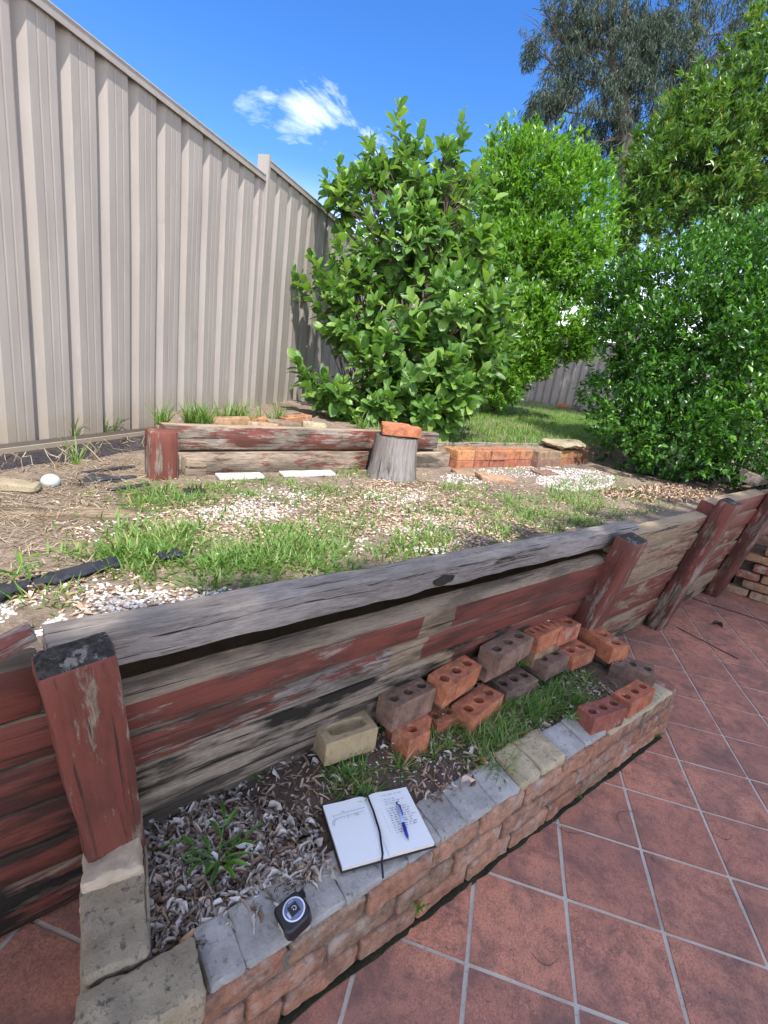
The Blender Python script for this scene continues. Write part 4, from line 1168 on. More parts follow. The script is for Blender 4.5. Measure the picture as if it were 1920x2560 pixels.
f1 = empty('steel_fence', FO + FD * 3.9 + Z * 0.9, 'tall beige ribbed steel fence stepping up along the left side', 'fence')
bays = [(-0.87, 1.50, 0.90, 2.77), (1.50, 3.87, 0.965, 2.82), (3.87, 6.24, 1.01, 2.935), (6.24, 8.61, 1.12, 2.95), (8.61, 10.98, 1.2, 3.05), (10.98, 13.6, 1.28, 3.10)]
sheet_fence(f1, FO, FD, FN, bays)
bfp = Vector(deep(1390, 1012, 13.8)); bfd = Vector((1.0, -0.10, 0)).normalized(); bfn = Vector((bfd.y, -bfd.x, 0))
f2 = empty('steel_fence', bfp, 'farther beige steel fence across the back of the lawn, seen between the trees', 'fence')
sheet_fence(f2, Vector((bfp.x, bfp.y, 0)), bfd, bfn, [(-5.6, -3.2, zback - .02, zback + 1.75), (-3.2, -0.8, zback - .03, zback + 1.75), (-0.8, 1.6, zback - 0.04, zback + 1.76), (1.6, 4.0, zback - 0.04, zback + 1.76), (4.0, 6.4, zback - 0.04, zback + 1.76), (6.4, 8.8, zback - 0.04, zback + 1.76), (8.8, 11.2, zback - .04, zback + 1.76)])
bpole = Bag(); pA = Vector(deep(1485, 860, 14.6)); bpole.tube([Vector((pA.x, pA.y, zback - .3)), Vector((pA.x + .02, pA.y, pA.z + 1.35))], [0.055, 0.055], 12)
bpole.add(*tube_arrays([Vector((pA.x + .02, pA.y, pA.z + 1.35)), Vector((pA.x + .02, pA.y, pA.z + 1.36))], [0.055, 0.001], 12))
o = obj('blue_pole', bpole.mesh('blue_pole'), simple('blue_paint', (0.02, 0.06, 0.20), 0.4), smooth=True); tag(o, 'slim dark blue pole standing behind the far fence', 'pole')
o = obj('loose_brick', rough_box('loose_brick', (0.34, 0.12, 0.09), 61, 0.04, 0.003, 0.006), M_BRICK, None, yawm(Vector((*deep(1405, 1022, 13.3)[:2], 0)) + Z * (zback - 0.03), -0.1), color=ORG); tag(o, 'orange brick lying against the foot of the far fence', 'brick')
o = obj('timber_plank', rough_box('timber_plank', (0.75, 0.12, 0.12), 62, 0.05, 0.006, 0.008), M_TIMBER, None, yawm(Vector((*deep(1465, 1024, 13.2)[:2], 0)) + Z * (zback - 0.04), -0.1))
o['paint'] = 0.0; o['grey'] = 0.6; o['dirt'] = 0.7; o['fresh'] = 99.0; tag(o, 'dark timber lying by the far fence beside the hedge', 'plank')

# loose bricks behind the small timber wall
FB = [((580, 1050), 0.22, 'five', 'tan holed brick end to end with another below the fence', (0.40, 0.26, 0.15), 0.62), ((632, 1049), 0.2, 'plain', 'orange brick behind the holed tan one below the fence', (0.44, 0.22, 0.12), 0.62),
      ((660, 1063), 0.18, 'plain', 'low pale brick at the edge of the small sleeper wall', (0.42, 0.28, 0.18), 0.3), ((705, 1058), 0.22, 'plain', 'grey brown brick lying flat between two orange ones', (0.26, 0.19, 0.14), 0.75),
      ((740, 1045), 0.22, 'three', 'tilted orange brick with holes near the fence post', (0.46, 0.22, 0.12), 1.0), ((785, 1062), 0.16, 'plain', 'cream stone block under the guava leaves', (0.5, 0.42, 0.28), 0.5)]
for (p, L, kd, lab, colr, yaw) in FB:
    o = bpy.data.objects.new('loose_brick', brick_mesh(kd)); link(o); o.color = (*colr, 1); v = Vector(at(*p, 1.135))
    o.matrix_basis = yawm((v.x, v.y, 1.075), yaw, random.uniform(-.12, .12), random.uniform(-.15, .1)) @ Matrix.Diagonal((L / 0.23, 1.0, 1, 1)); soft_edges(o, 0.004)
    tag(o, lab, 'brick', 'bricks dropped between fence and small sleeper wall')

# ------------------------------------------------------------------ brick wall at the right edge
rw0 = Vector(at(1797, 1473, 0)); rw1 = Vector(at(1921, 1514, 0)); rd = (rw1 - rw0).normalized(); rn = Vector((rd.y, -rd.x, 0))
rw = empty('brick_wall', rw0, 'low dry looking wall of old tan and red bricks at the far right', 'wall')
rc = [(0.40, 0.24, 0.14), (0.36, 0.20, 0.12), (0.42, 0.28, 0.18), (0.34, 0.13, 0.08), (0.40, 0.17, 0.10)]
for c in range(6):
    a = 0.02 + (0.10 if c % 2 else -0.02) + 0.02 * c
    while a < 2.6:
        L = 0.225
        me = rough_box('brick', (L - 0.012, 0.105, 0.070), random.randint(0, 999), 0.03, 0.005, 0.009, 14)
        obj('brick', me, M_OLD if c < 4 else M_BRICK, rw, basis(rd, -rn, Z, rw0 + rd * (a + L / 2) - rn * (0.06 + 0.01 * random.random()) + Z * (0.002 + c * 0.084)), color=random.choice(rc))
        a += L
for k in range(9):
    me = brick_mesh('three' if k % 2 else 'five')
    o = bpy.data.objects.new('brick', me); link(o, rw); o.color = (*(ORG if k % 3 == 1 else TAN), 1); soft_edges(o, 0.004)
    o.matrix_basis = Matrix.Translation(-rw.location) @ basis(rd, -rn, Z, rw0 + rd * (0.20 + k * 0.235) - rn * (0.19 if k % 2 else 0.30) + Z * (0.46 + 0.02 * (k % 2)))
fill = Bag(); pA, pB = rw0 + rd * 0.1 - rn * 0.11, rw0 + rd * 2.6 - rn * 0.5
fill.add([tuple(v) for v in (rw0 + rd * .08 - rn * .11, rw0 + rd * 2.6 - rn * .11, rw0 + rd * 2.6 - rn * .9, rw0 + rd * .08 - rn * .9)] + [tuple(v + Z * 0.46) for v in (rw0 + rd * .08 - rn * .11, rw0 + rd * 2.6 - rn * .11, rw0 + rd * 2.6 - rn * .9, rw0 + rd * .08 - rn * .9)],
         [(0, 1, 5, 4), (1, 2, 6, 5), (2, 3, 7, 6), (3, 0, 4, 7), (4, 5, 6, 7)])
obj('soil_core', fill.mesh('soil_core'), M_SOIL, rw)

# ------------------------------------------------------------------ plants
def px_blob(x, y, rx, ry, d, rd_=None):
    c = deep(x, y, d); k = d / FPX; return c, np.array([rx * k, (rd_ or rx) * k, ry * k])


def in_blobs(n, blobs, shell=0.55):
    vols = np.array([b[1].prod() ** (2 / 3.) for b in blobs]); pick = rng.choice(len(blobs), n, p=vols / vols.sum())
    u = unit(n); r = shell + (1 - shell) * rng.random(n) ** 0.7
    right, fwd = ROT[0], np.array([ROT[2][0], ROT[2][1], 0]); fwd = fwd / np.linalg.norm(fwd); rt = np.array([fwd[1], -fwd[0], 0])
    C = np.array([b[0] for b in blobs])[pick]; Rr = np.array([b[1] for b in blobs])[pick]
    loc = u * r[:, None] * Rr
    P = C + loc[:, :1] * rt + loc[:, 1:2] * fwd + loc[:, 2:3] * np.array([0, 0, 1])
    out = (u / Rr); out = out[:, :1] * rt + out[:, 1:2] * fwd + out[:, 2:3] * np.array([0, 0, 1]); out /= np.linalg.norm(out, axis=1, keepdims=True)
    # drop points that lie deep inside another blob
    keep = np.ones(n, bool)
    for (c, rr) in blobs:
        q = P - c; q = np.stack([q @ rt, q @ fwd, q[:, 2]], 1) / rr
        keep &= (q ** 2).sum(1) > (shell * 0.85) ** 2
    return P[keep], out[keep]


def sprays(P, out, k, spread, up=0.35, outw=0.8):
    """k leaves round each twig end"""
    n = len(P); Pk = np.repeat(P, k, 0); ok = np.repeat(out, k, 0)
    dirs = ok * outw + unit(n * k) * 0.8 + np.array([0, 0, up]); dirs /= np.linalg.norm(dirs, axis=1, keepdims=True)
    Pk = Pk + unit(n * k) * spread * rng.random((n * k, 1)) - dirs * spread * 0.3
    nrm = ok * 0.5 + np.array([0, 0, 0.9]) + unit(n * k) * 0.55
    return Pk, dirs, nrm


def limbs(name, base, tips, r0, m, parent, kinks=3, seg=7, amp=0.12):
    b = Bag(); base = Vector(base)
    for (tip, r, start) in tips:
        a = Vector(start) if start is not None else base; tip = Vector(tip); pts = []; rad = []
        for k in range(kinks + 3):
            f = k / (kinks + 2); p = a.lerp(tip, f) + Vector(mnoise.noise_vector(Vector((tip.x * 3 + f * 3, tip.y * 3, f * 2)))) * amp * math.sin(f * PI) * (tip - a).length * 0.5
            pts.append(p); rad.append(r * (1 - 0.75 * f))
        b.tube(pts, rad, seg)
    return obj(name, b.mesh(name), m, parent, smooth=True)


# --- guava in front, every near leaf its own object
gb = [px_blob(1060, 500, 85, 80, 4.5, 80), px_blob(1010, 430, 55, 90, 4.5, 50), px_blob(1110, 440, 35, 80, 4.5, 40), px_blob(960, 1010, 130, 60, 4.2, 110), px_blob(1070, 1000, 110, 60, 4.15, 110), px_blob(1190, 640, 70, 90, 4.5, 80), px_blob(1220, 900, 60, 60, 4.3, 70), px_blob(1000, 620, 130, 150, 4.5, 130), px_blob(900, 780, 120, 120, 4.4, 130), px_blob(1120, 790, 150, 150, 4.3, 150), px_blob(1020, 900, 150, 110, 4.2, 150), px_blob(1090, 620, 120, 130, 4.6, 120),
      px_blob(870, 660, 75, 80, 4.45, 70), px_blob(1225, 800, 65, 100, 4.4, 80), px_blob(830, 985, 70, 55, 4.0, 60), px_blob(1130, 960, 90, 75, 4.1, 80), px_blob(860, 500, 55, 75, 4.5, 60), px_blob(940, 430, 60, 60, 4.5, 60), px_blob(1150, 480, 60, 80, 4.6, 60), px_blob(960, 1000, 90, 50, 4.1, 80)]
gbase = Vector(deep(1010, 1075, 4.45)); gbase.z = 1.05
gv = empty('guava_tree', gbase, 'broad leaved guava shrub with large light green leaves by the steel fence', 'tree')
P, outd = in_blobs(820, gb, 0.45)
extra = [(1000, 275), (1008, 330), (1012, 385), (1150, 295), (1160, 350), (1120, 365), (920, 355), (930, 420), (850, 410), (865, 455), (1065, 375), (1240, 450), (735, 690), (765, 700), (790, 680), (745, 915), (770, 940), (735, 905), (800, 1000), (830, 1035), (780, 960), (1290, 760), (1300, 800), (1285, 700), (860, 1030), (900, 1040), (1110, 1040), (1130, 1050), (1210, 930), (1240, 900), (1050, 330), (1180, 420), (800, 700), (780, 640)]
EP = np.array([deep(x + random.uniform(-6, 6), y + random.uniform(-6, 6), 4.45 if y < 900 else 4.05) for x, y in extra]); EO = np.array([(0.1 * random.uniform(-1, 1), -0.25, 1.0) if y < 520 else ((-.6, -.5, .35) if x < 900 else (.5, -.6, .3)) for x, y in extra])
P = np.vstack([P, EP]); outd = np.vstack([outd, EO / np.linalg.norm(EO, axis=1, keepdims=True)])
lp, ld, lnm, ll = [], [], [], []; tips = []
for qi, (p, o_) in enumerate(zip(P, outd)):
    own = qi >= len(P) - len(EP)
    ax = o_ * 0.7 + np.array([0, 0, 0.55]) + rng.normal(size=3) * 0.18; ax /= np.linalg.norm(ax)
    side = np.cross(ax, rng.normal(size=3)); side /= np.linalg.norm(side); up2 = np.cross(side, ax)
    ln_ = rng.uniform(0.10, 0.17); tips.append((p, 0.006, p - ax * ln_ * 1.6 - np.array([0, 0, .02])))
    if own: ln_ *= 1.5
    for k in range(6 if own else 4):
        f = k / (5.0 if own else 3.0)
        for sg in (1, -1):
            ang = k * PI / 2 + rng.normal() * 0.3; sv_ = (side * math.cos(ang) + up2 * math.sin(ang)) * sg
            dr = sv_ * (1.0 - 0.55 * f) + ax * (0.35 + 0.75 * f); dr[2] -= 0.25 * (1 - f)
            lp.append(p - ax * ln_ * (1 - f)); ld.append(dr); nv_ = ax - dr * (ax @ dr) / (dr @ dr) + np.array([0, 0, .4]) + rng.normal(size=3) * .15; lnm.append(nv_); ll.append(rng.uniform(0.10, 0.165) * (1.0 - 0.25 * f))
lp, ld, lnm, ll = map(np.array, (lp, ld, lnm, ll))
tocam = CAM - lp; dist = np.linalg.norm(tocam, axis=1); ld_n = ld / np.linalg.norm(ld, axis=1, keepdims=True)
facing = np.abs(np.einsum('ij,ij->i', lnm / np.linalg.norm(lnm, axis=1, keepdims=True), tocam / dist[:, None]))
score = dist - 0.35 * facing; order = np.argsort(score); near_i, far_i = order[:298], order[298:]
o = obj('foliage', scatter('foliage', 'big', lp[far_i], ld[far_i], lnm[far_i], ll[far_i], ll[far_i] * rng.uniform(.5, .62, len(far_i)), jitter=0.08), M_GUAVA, gv); o['kind'] = 'stuff'
leaf_me = []
for k in range(6):
    me = scatter('leaf', 'big', [(0, 0, 0)], [(0, 1, 0)], [(0, 0, 1)], [1.0], [0.52 + 0.03 * k], jitter=0.10); me.materials.append(M_GUAVA); leaf_me.append(me)
for q, i in enumerate(near_i):
    o = bpy.data.objects.new('leaf', leaf_me[q % 6]); link(o, gv)
    y = Vector(ld[i]).normalized(); x = y.cross(Vector(lnm[i])).normalized(); z = x.cross(y)
    o.matrix_basis = Matrix.Translation(-gbase) @ basis(x * ll[i], y * ll[i], z * ll[i], lp[i])
big = [(Vector(deep(x, y, 4.45)), 0.022, None) for x, y in ((990, 640), (1080, 620), (900, 760), (1150, 800), (940, 480), (1130, 470), (830, 940), (1010, 420))]
limbs('trunk', gbase, big, 0.03, M_BARK, gv, amp=0.25)
hubs = [b_[0] for b_ in big]
twigs = []
for (p, r, s_) in tips:
    h = min(hubs, key=lambda v: (v - Vector(p)).length); twigs.append((p, 0.006, Vector(gbase).lerp(h, min(1, max(.35, 1 - (h - Vector(p)).length * .6)))))
limbs('twigs', gbase, twigs, 0.01, M_BARK, gv, kinks=1, seg=4, amp=0.1)


def small_leaf_tree(name, label, blobs, n, k, size, m, base, tips, r0, spread=0.07, shell=0.6, wid=0.42, kind='small', bark=None, up=0.35, cat='tree', inner=0):
    root = empty(name, base, label, cat)
    P, o_ = in_blobs(n, blobs, shell)
    if inner:
        P2, o2 = in_blobs(inner, [(c, r * 0.8) for c, r in blobs], 0.15); P = np.vstack([P, P2]); o_ = np.vstack([o_, o2])
    # clumps: pull points to lumps so that light and dark hollows form
    q = np.array([mnoise.noise(Vector(p) * 2.3) + 0.5 * mnoise.noise(Vector(p) * 6.0) for p in P]); keep = q > -0.30 + 0.25 * rng.random(len(P))
    P, o_, q = P[keep], o_[keep], q[keep]; P = P + o_ * (q[:, None] * 0.22)
    sp = rng.random(len(P)) < 0.10; P[sp] += o_[sp] * rng.uniform(0.03, 0.20, (sp.sum(), 1)) + np.array([0, 0, 0.06])
    a, b_, c = sprays(P, o_, k, spread, up)
    L = rng.uniform(size * 0.5, size * 1.3, len(a))
    o = obj('crown', scatter('crown', kind, a, b_, c, L, L * wid, jitter=0.1), m, root); o['kind'] = 'stuff'
    limbs('trunk', base, tips, r0, bark or M_BARK, root, amp=0.2)
    return root


# --- bright small leaved tree behind the guava
lb = [px_blob(1330, 480, 150, 110, 8.2, 150), px_blob(1400, 560, 130, 150, 8.2, 150), px_blob(1260, 560, 130, 150, 8.4, 150), px_blob(1420, 660, 105, 110, 8.0, 120), px_blob(1330, 680, 170, 110, 8.0, 150), px_blob(1320, 830, 140, 90, 7.8, 140), px_blob(1420, 820, 75, 70, 7.9, 90), px_blob(1270, 905, 100, 55, 7.7, 110), px_blob(1250, 420, 60, 70, 8.4, 70), px_blob(1400, 855, 65, 45, 7.8, 70), px_blob(1220, 960, 90, 50, 7.6, 100), px_blob(1290, 905, 70, 45, 7.6, 80)]
lbase = Vector(deep(1235, 1015, 8.1)); lbase.z = ground_z(lbase.x, lbase.y)
small_leaf_tree('lilly_pilly_tree', 'bright green small leaved tree between the guava and the dark hedge', lb, 8500, 9, 0.095, M_LILLY, lbase, [(Vector(deep(x, y, 8.1)), 0.05, None) for x, y in ((1330, 700), (1250, 640), (1400, 600), (1310, 500), (1390, 820), (1240, 860))], 0.08, 0.09, 0.62, 0.40, inner=3000)
# --- dark glossy hedge at the right
hbz = [px_blob(1660, 790, 150, 165, 5.6, 200), px_blob(1800, 760, 170, 185, 5.6, 220), px_blob(1930, 760, 150, 180, 5.4, 220), px_blob(1610, 900, 130, 150, 5.4, 180), px_blob(1740, 900, 170, 180, 5.3, 220), px_blob(1880, 900, 180, 190, 5.0, 220), px_blob(1590, 1080, 95, 105, 5.0, 140), px_blob(1700, 1080, 150, 120, 4.9, 170), px_blob(1860, 1060, 150, 130, 4.8, 200), px_blob(2050, 880, 160, 300, 5.2, 220), px_blob(1560, 760, 70, 80, 5.7, 100), px_blob(1900, 650, 110, 110, 5.7, 180)]
hbase = Vector(deep(1740, 1210, 5.2)); hbase.z = ground_z(hbase.x, hbase.y) - 0.02
small_leaf_tree('dark_hedge', 'big rounded dark glossy hedge at the right end of the terrace', hbz, 12500, 9, 0.064, M_HEDGE, hbase, [(Vector(deep(x, y, 5.3)), 0.035, None) for x, y in ((1660, 900), (1740, 850), (1830, 900), (1700, 1050), (1800, 1050), (1900, 950))], 0.05, 0.065, 0.70, 0.46, cat='hedge', inner=4200)
# --- rosette leaved tree above the hedge
rbz = [px_blob(1590, 610, 55, 55, 8.9, 80), px_blob(1650, 530, 80, 55, 8.9, 100), px_blob(1770, 520, 110, 70, 8.9, 140), px_blob(1890, 540, 100, 80, 8.9, 150), px_blob(1740, 380, 130, 90, 9.1, 150), px_blob(1800, 330, 160, 110, 9.0, 200), px_blob(1660, 400, 110, 70, 9.0, 150), px_blob(1900, 220, 100, 120, 9.0, 200), px_blob(1720, 450, 140, 75, 8.8, 180), px_blob(1890, 420, 130, 110, 8.8, 200), px_blob(1880, 110, 70, 60, 9.2, 120), px_blob(1610, 470, 70, 50, 8.8, 90), px_blob(1990, 300, 120, 200, 9.0, 200), px_blob(1760, 250, 75, 55, 9.0, 110), px_blob(1580, 560, 50, 70, 8.9, 70)]
rbase = Vector(deep(1870, 1020, 9.0)); rbase.z = ground_z(rbase.x, rbase.y)
small_leaf_tree('rosette_leaved_tree', 'dark tree with leathery leaves in rosettes rising above the hedge', rbz, 3600, 14, 0.145, M_ROSET, rbase, [(Vector(deep(x, y, 9.0)), 0.07, None) for x, y in ((1800, 480), (1700, 450), (1890, 350), (1640, 430), (1850, 250), (1920, 450))], 0.1, 0.06, 0.5, 0.30, up=0.45, inner=1300)

# --- unseen leaf layer on trunks, added behind the camera to shade the patio
HC = 10.5; shift = (HC - 0.95) * 0.914 / math.tan(SUN_EL) + 0.02
Pc = np.vstack([np.array(W(random.uniform(-4.3, 4.6), 0.42 + shift + random.uniform(0, 3.7), HC + random.uniform(-.7, .7))) for _ in range(26000)])
can = scatter('added_shade_leaves', 'small', Pc, unit(len(Pc)), np.array([0, 0, 1.0]) + unit(len(Pc)) * .5, rng.uniform(.25, .42, len(Pc)), rng.uniform(.14, .22, len(Pc)))
o = obj('added_shade_leaves', can, M_ROSET); o['kind'] = 'stuff'
for k in range(3):
    q = W(-3 + 3.2 * k, shift + 2.2, 0); limbs('added_shade_trunk', q, [(q + Z * HC, 0.22, None)], .2, M_BARK, None)['kind'] = 'structure'

# --- tall drooping tree far behind
def droop_tree():
    d = 19.0; base = Vector(deep(1580, 1000, d)); base.z = zback
    root = empty('drooping_tree', base, 'tall feathery grey green tree with bare twigs, behind all other trees', 'tree')
    blobs = [px_blob(x, y, rx, ry, d, 120) for x, y, rx, ry in ((1560, 40, 160, 80), (1500, 120, 110, 45), (1600, 150, 140, 60), (1450, 200, 80, 35), (1560, 240, 150, 55), (1400, 150, 50, 25), (1350, 270, 40, 60), (1480, 300, 90, 45), (1590, 320, 110, 55), (1440, 370, 70, 40), (1560, 390, 110, 35), (1680, 200, 90, 90), (1730, 60, 110, 80), (1345, 30, 45, 25), (1420, 40, 60, 40), (1640, 60, 100, 60), (1850, 20, 90, 60), (1345, 330, 35, 45), (1780, 120, 70, 60), (1400, 260, 45, 25), (1440, 90, 55, 25), (1330, 140, 28, 20), (1850, 120, 80, 60), (1780, 200, 80, 60), (1660, 120, 70, 50), (1540, 330, 60, 60), (1620, 260, 60, 60), (1570, 180, 70, 60), (1480, 60, 60, 40))]
    P, o_ = in_blobs(6800, blobs, 0.2); k = 14
    qn = np.array([mnoise.noise(Vector(p) * 0.9) + 0.6 * mnoise.noise(Vector(p) * 2.4) for p in P]); P, o_ = P[qn > -0.02], o_[qn > -0.02]; n = len(P)
    Pk = np.repeat(P, k, 0) + unit(n * k) * 0.13; dr = np.array([0, 0, -1.0]) + unit(n * k) * 0.55 + np.repeat(o_, k, 0) * 0.3
    L = rng.uniform(0.11, 0.26, n * k)
    o = obj('crown', scatter('crown', 'blade', Pk, dr, unit(n * k), L, rng.uniform(0.02, 0.04, n * k)), M_CASU, root); o['kind'] = 'stuff'
    trunk = Bag(); T0 = base
    def pt(x, y, dd=d): return Vector(deep(x, y, dd))
    trunk.tube([T0, pt(1568, 430), pt(1562, 300), pt(1530, 150), pt(1525, -40), pt(1530, -200)], [0.5, 0.34, 0.26, 0.17, 0.12, 0.08], 10)
    trunk.tube([pt(1562, 300), pt(1572, 120), pt(1562, -60), pt(1575, -220)], [0.22, 0.16, 0.12, 0.08], 8)
    trunk.tube([pt(1590, 430), pt(1700, 290), pt(1730, 150), pt(1745, -10), pt(1760, -200)], [0.22, 0.19, 0.16, 0.14, 0.1], 8)
    obj('trunk', trunk.mesh('trunk'), speck_mat('dark_grey_bark', (0.05, 0.045, 0.042), (0.12, 0.11, 0.10), (0.03, 0.027, 0.025), 6, 30), root, smooth=True)
    br = []
    for (x0, y0, x1, y1) in ((1530, 150, 1350, 35), (1530, 60, 1330, 20), (1562, 300, 1345, 260), (1545, 220, 1360, 180), (1530, 120, 1390, 130), (1562, 340, 1400, 400), (1530, 100, 1440, -10), (1572, 120, 1680, 40), (1562, 250, 1470, 300), (1562, 290, 1650, 210), (1730, 150, 1820, 60), (1562, 380, 1520, 420), (1400, 110, 1345, 200), (1430, 240, 1365, 290), (1562, 400, 1630, 330)):
        br.append((pt(x1, y1), 0.055, pt(x0, y0)))
    for c, r in blobs:
        for q in range(7): e = Vector(c) + Vector(unit(1)[0] * r * 0.95); br.append((e, 0.022, Vector(c).lerp(pt(1555, 260), 0.3)))
    limbs('branches', base, br, 0.1, M_BARK, root, kinks=3, seg=5, amp=0.22)


droop_tree()

# ------------------------------------------------------------------ grass, straw, gravel, litter
def in_poly(x, y, poly):
    c = False; j = len(poly) - 1
    for i in range(len(poly)):
        xi, yi = poly[i]; xj, yj = poly[j]
        if (yi > y) != (yj > y) and x < (xj - xi) * (y - yi) / (yj - yi) + xi: c = not c
        j = i
    return c


def clear_of(p):                       # nothing grows through the stump, the mat or the timber
    s_, o_ = st(p); return o_ < -0.02 + 0.0 and not (o_ < -MIDT + 0.06 and s_ > 0.6 and o_ > -MIDT - 0.12)


def tufts(centres, blades, L, Wd, spread, lean=0.9):
    """blades leaning out from each tuft"""
    n = len(centres); k = blades; C = np.repeat(np.asarray(centres, float), k, 0); m_ = n * k
    a = rng.random(m_) * 2 * PI; r = spread * rng.random(m_) ** 0.7
    o_ = np.stack([np.cos(a), np.sin(a), np.zeros(m_)], 1); P = C + o_ * r[:, None]
    tl = rng.uniform(0.15, lean, m_)[:, None]; dr = o_ * tl + np.array([0, 0, 1.0]) * (1.05 - 0.5 * tl) + unit(m_) * 0.25
    nr = np.array([0, 0, 1.0]) - o_ * 0.4 + unit(m_) * 0.3
    Ls = rng.uniform(0.45, 1.15, m_) * L
    return P, dr, nr, Ls, rng.uniform(0.6, 1.2, m_) * Wd


def terrace_points(ells):
    """ells: x px, y px, rx px, ry px, count -> points on the terrace"""
    pts = []
    for (x, y, rx, ry, n) in ells:
        for _ in range(n):
            a = random.random() * 2 * PI; r = math.sqrt(random.random()); u = x + rx * r * math.cos(a); v = y + ry * r * math.sin(a)
            p = on_terrace(u, v)
            if clear_of(p): pts.append((p.x, p.y, ground_z(p.x, p.y) - 0.004))
    return pts


ge = [(850, 1310, 760, 110, 420), (560, 1370, 270, 55, 520), (330, 1365, 150, 50, 150), (800, 1370, 220, 55, 330), (420, 1420, 150, 50, 160), (620, 1440, 170, 45, 190), (400, 1245, 115, 30, 150), (520, 1235, 70, 22, 60), (660, 1222, 110, 26, 130), (780, 1235, 90, 20, 80), (860, 1185, 50, 14, 50), (940, 1235, 55, 14, 40),
      (1210, 1260, 70, 20, 90), (1160, 1225, 60, 18, 60), (1350, 1265, 130, 32, 230), (1450, 1225, 70, 26, 110), (1560, 1270, 130, 30, 170), (1280, 1320, 120, 26, 120), (1000, 1335, 140, 35, 120), (1080, 1290, 90, 25, 60), (900, 1300, 120, 25, 60), (1400, 1300, 160, 30, 140), (1500, 1195, 60, 14, 40), (1270, 1180, 50, 10, 25), (140, 1500, 60, 28, 22), (20, 1440, 40, 40, 14), (150, 1370, 60, 30, 14), (1650, 1290, 60, 18, 40), (1540, 1300, 120, 25, 90), (1500, 1235, 140, 25, 90), (860, 1420, 130, 25, 80), (1110, 1370, 140, 22, 70)]
gp = terrace_points(ge)
gp = [p for p in gp if mnoise.noise(Vector((p[0] * 4.5, p[1] * 4.5, 2))) + 0.6 * mnoise.noise(Vector((p[0] * 11, p[1] * 11, 5))) > -0.17 + 0.3 * (random.random() - 0.5)]
obj_g = scatter('weedy_grass', 'blade', *tufts(gp, 10, 0.062, 0.0065, 0.06, 2.6))
o = obj('weedy_grass', obj_g, M_GRASS); o['kind'] = 'stuff'
# upper lawn
lp_ = []
while len(lp_) < 9000:
    s_ = random.uniform(2.1, 16); o_ = -random.uniform(MIDT + 0.12, 14) if random.random() < .55 else -random.uniform(MIDT + .1, 5)
    p = W(s_, o_, 0); c = ROT @ (np.array((p.x, p.y, 1.2)) - CAM)
    if c[2] < 1 or not (900 < 960 + FPX * c[0] / c[2] < 1800): continue
    lp_.append((p.x, p.y, ground_z(p.x, p.y) - 0.005))
o = obj('lawn_grass', scatter('lawn_grass', 'blade', *tufts(lp_, 11, 0.10, 0.007, 0.07, 1.0)), M_GRASS); o['kind'] = 'stuff'
# tufts along the fence foot and behind the timber wall
fp = []
for (x, y, n) in ((180, 1095, 3), (275, 1085, 4), (190, 1160, 2), (410, 1062, 5), (480, 1058, 9), (510, 1062, 7), (560, 1052, 5), (600, 1045, 6), (620, 1062, 2), (665, 1060, 3), (690, 1050, 3), (900, 1070, 4), (1060, 1080, 5)):
    for q in range(n):
        v = Vector(at(x + random.uniform(-14, 14), y, 1.0 if x < 330 else 1.11)); fp.append((v.x, v.y, v.z))
o = obj('fence_grass', scatter('fence_grass', 'blade', *tufts(fp, 12, 0.16, 0.006, 0.015, 0.5)), M_GRASS); o['kind'] = 'stuff'
# dry straw
spx = [(110, 1255, 190, 60, 1500), (300, 1185, 130, 40, 800), (80, 1330, 160, 50, 500), (200, 1160, 150, 18, 500), (430, 1160, 60, 30, 150), (100, 1420, 160, 60, 300), (520, 1300, 200, 40, 150), (800, 1280, 700, 110, 1500), (1000, 1290, 200, 50, 300), (1450, 1280, 220, 50, 500), (1200, 1220, 200, 30, 250)]
P = np.array(terrace_points(spx)); n = len(P); a = rng.random(n) * 2 * PI
dr = np.stack([np.cos(a), np.sin(a), rng.normal(0.08, 0.18, n)], 1)
o = obj('dry_straw', scatter('dry_straw', 'blade', P + np.array([0, 0, 0.012]) * rng.random((n, 1)), dr, np.array([0, 0, 1.0]) + unit(n) * 0.4, rng.uniform(0.03, 0.11, n), rng.uniform(0.0015, 0.004, n)), M_STRAW); o['kind'] = 'stuff'
# hanging dead roots under the fence rail
rt = Bag()
for k in range(46):
    a = random.uniform(1.55, 2.75); p = FO + FD * a + FN * random.uniform(0.0, 0.05); p.z = 0.98; pts = [p.copy()]
    for q in range(5): p = p + Vector((random.uniform(-.03, .04), random.uniform(-.04, .04), random.uniform(-.045, .012))); pts.append(p.copy())
    rt.tube(pts, [0.0022, 0.0025, 0.002, 0.002, 0.0016, 0.0008], 4)
o = obj('dead_roots', rt.mesh('dead_roots'), M_STRAW); o['kind'] = 'stuff'
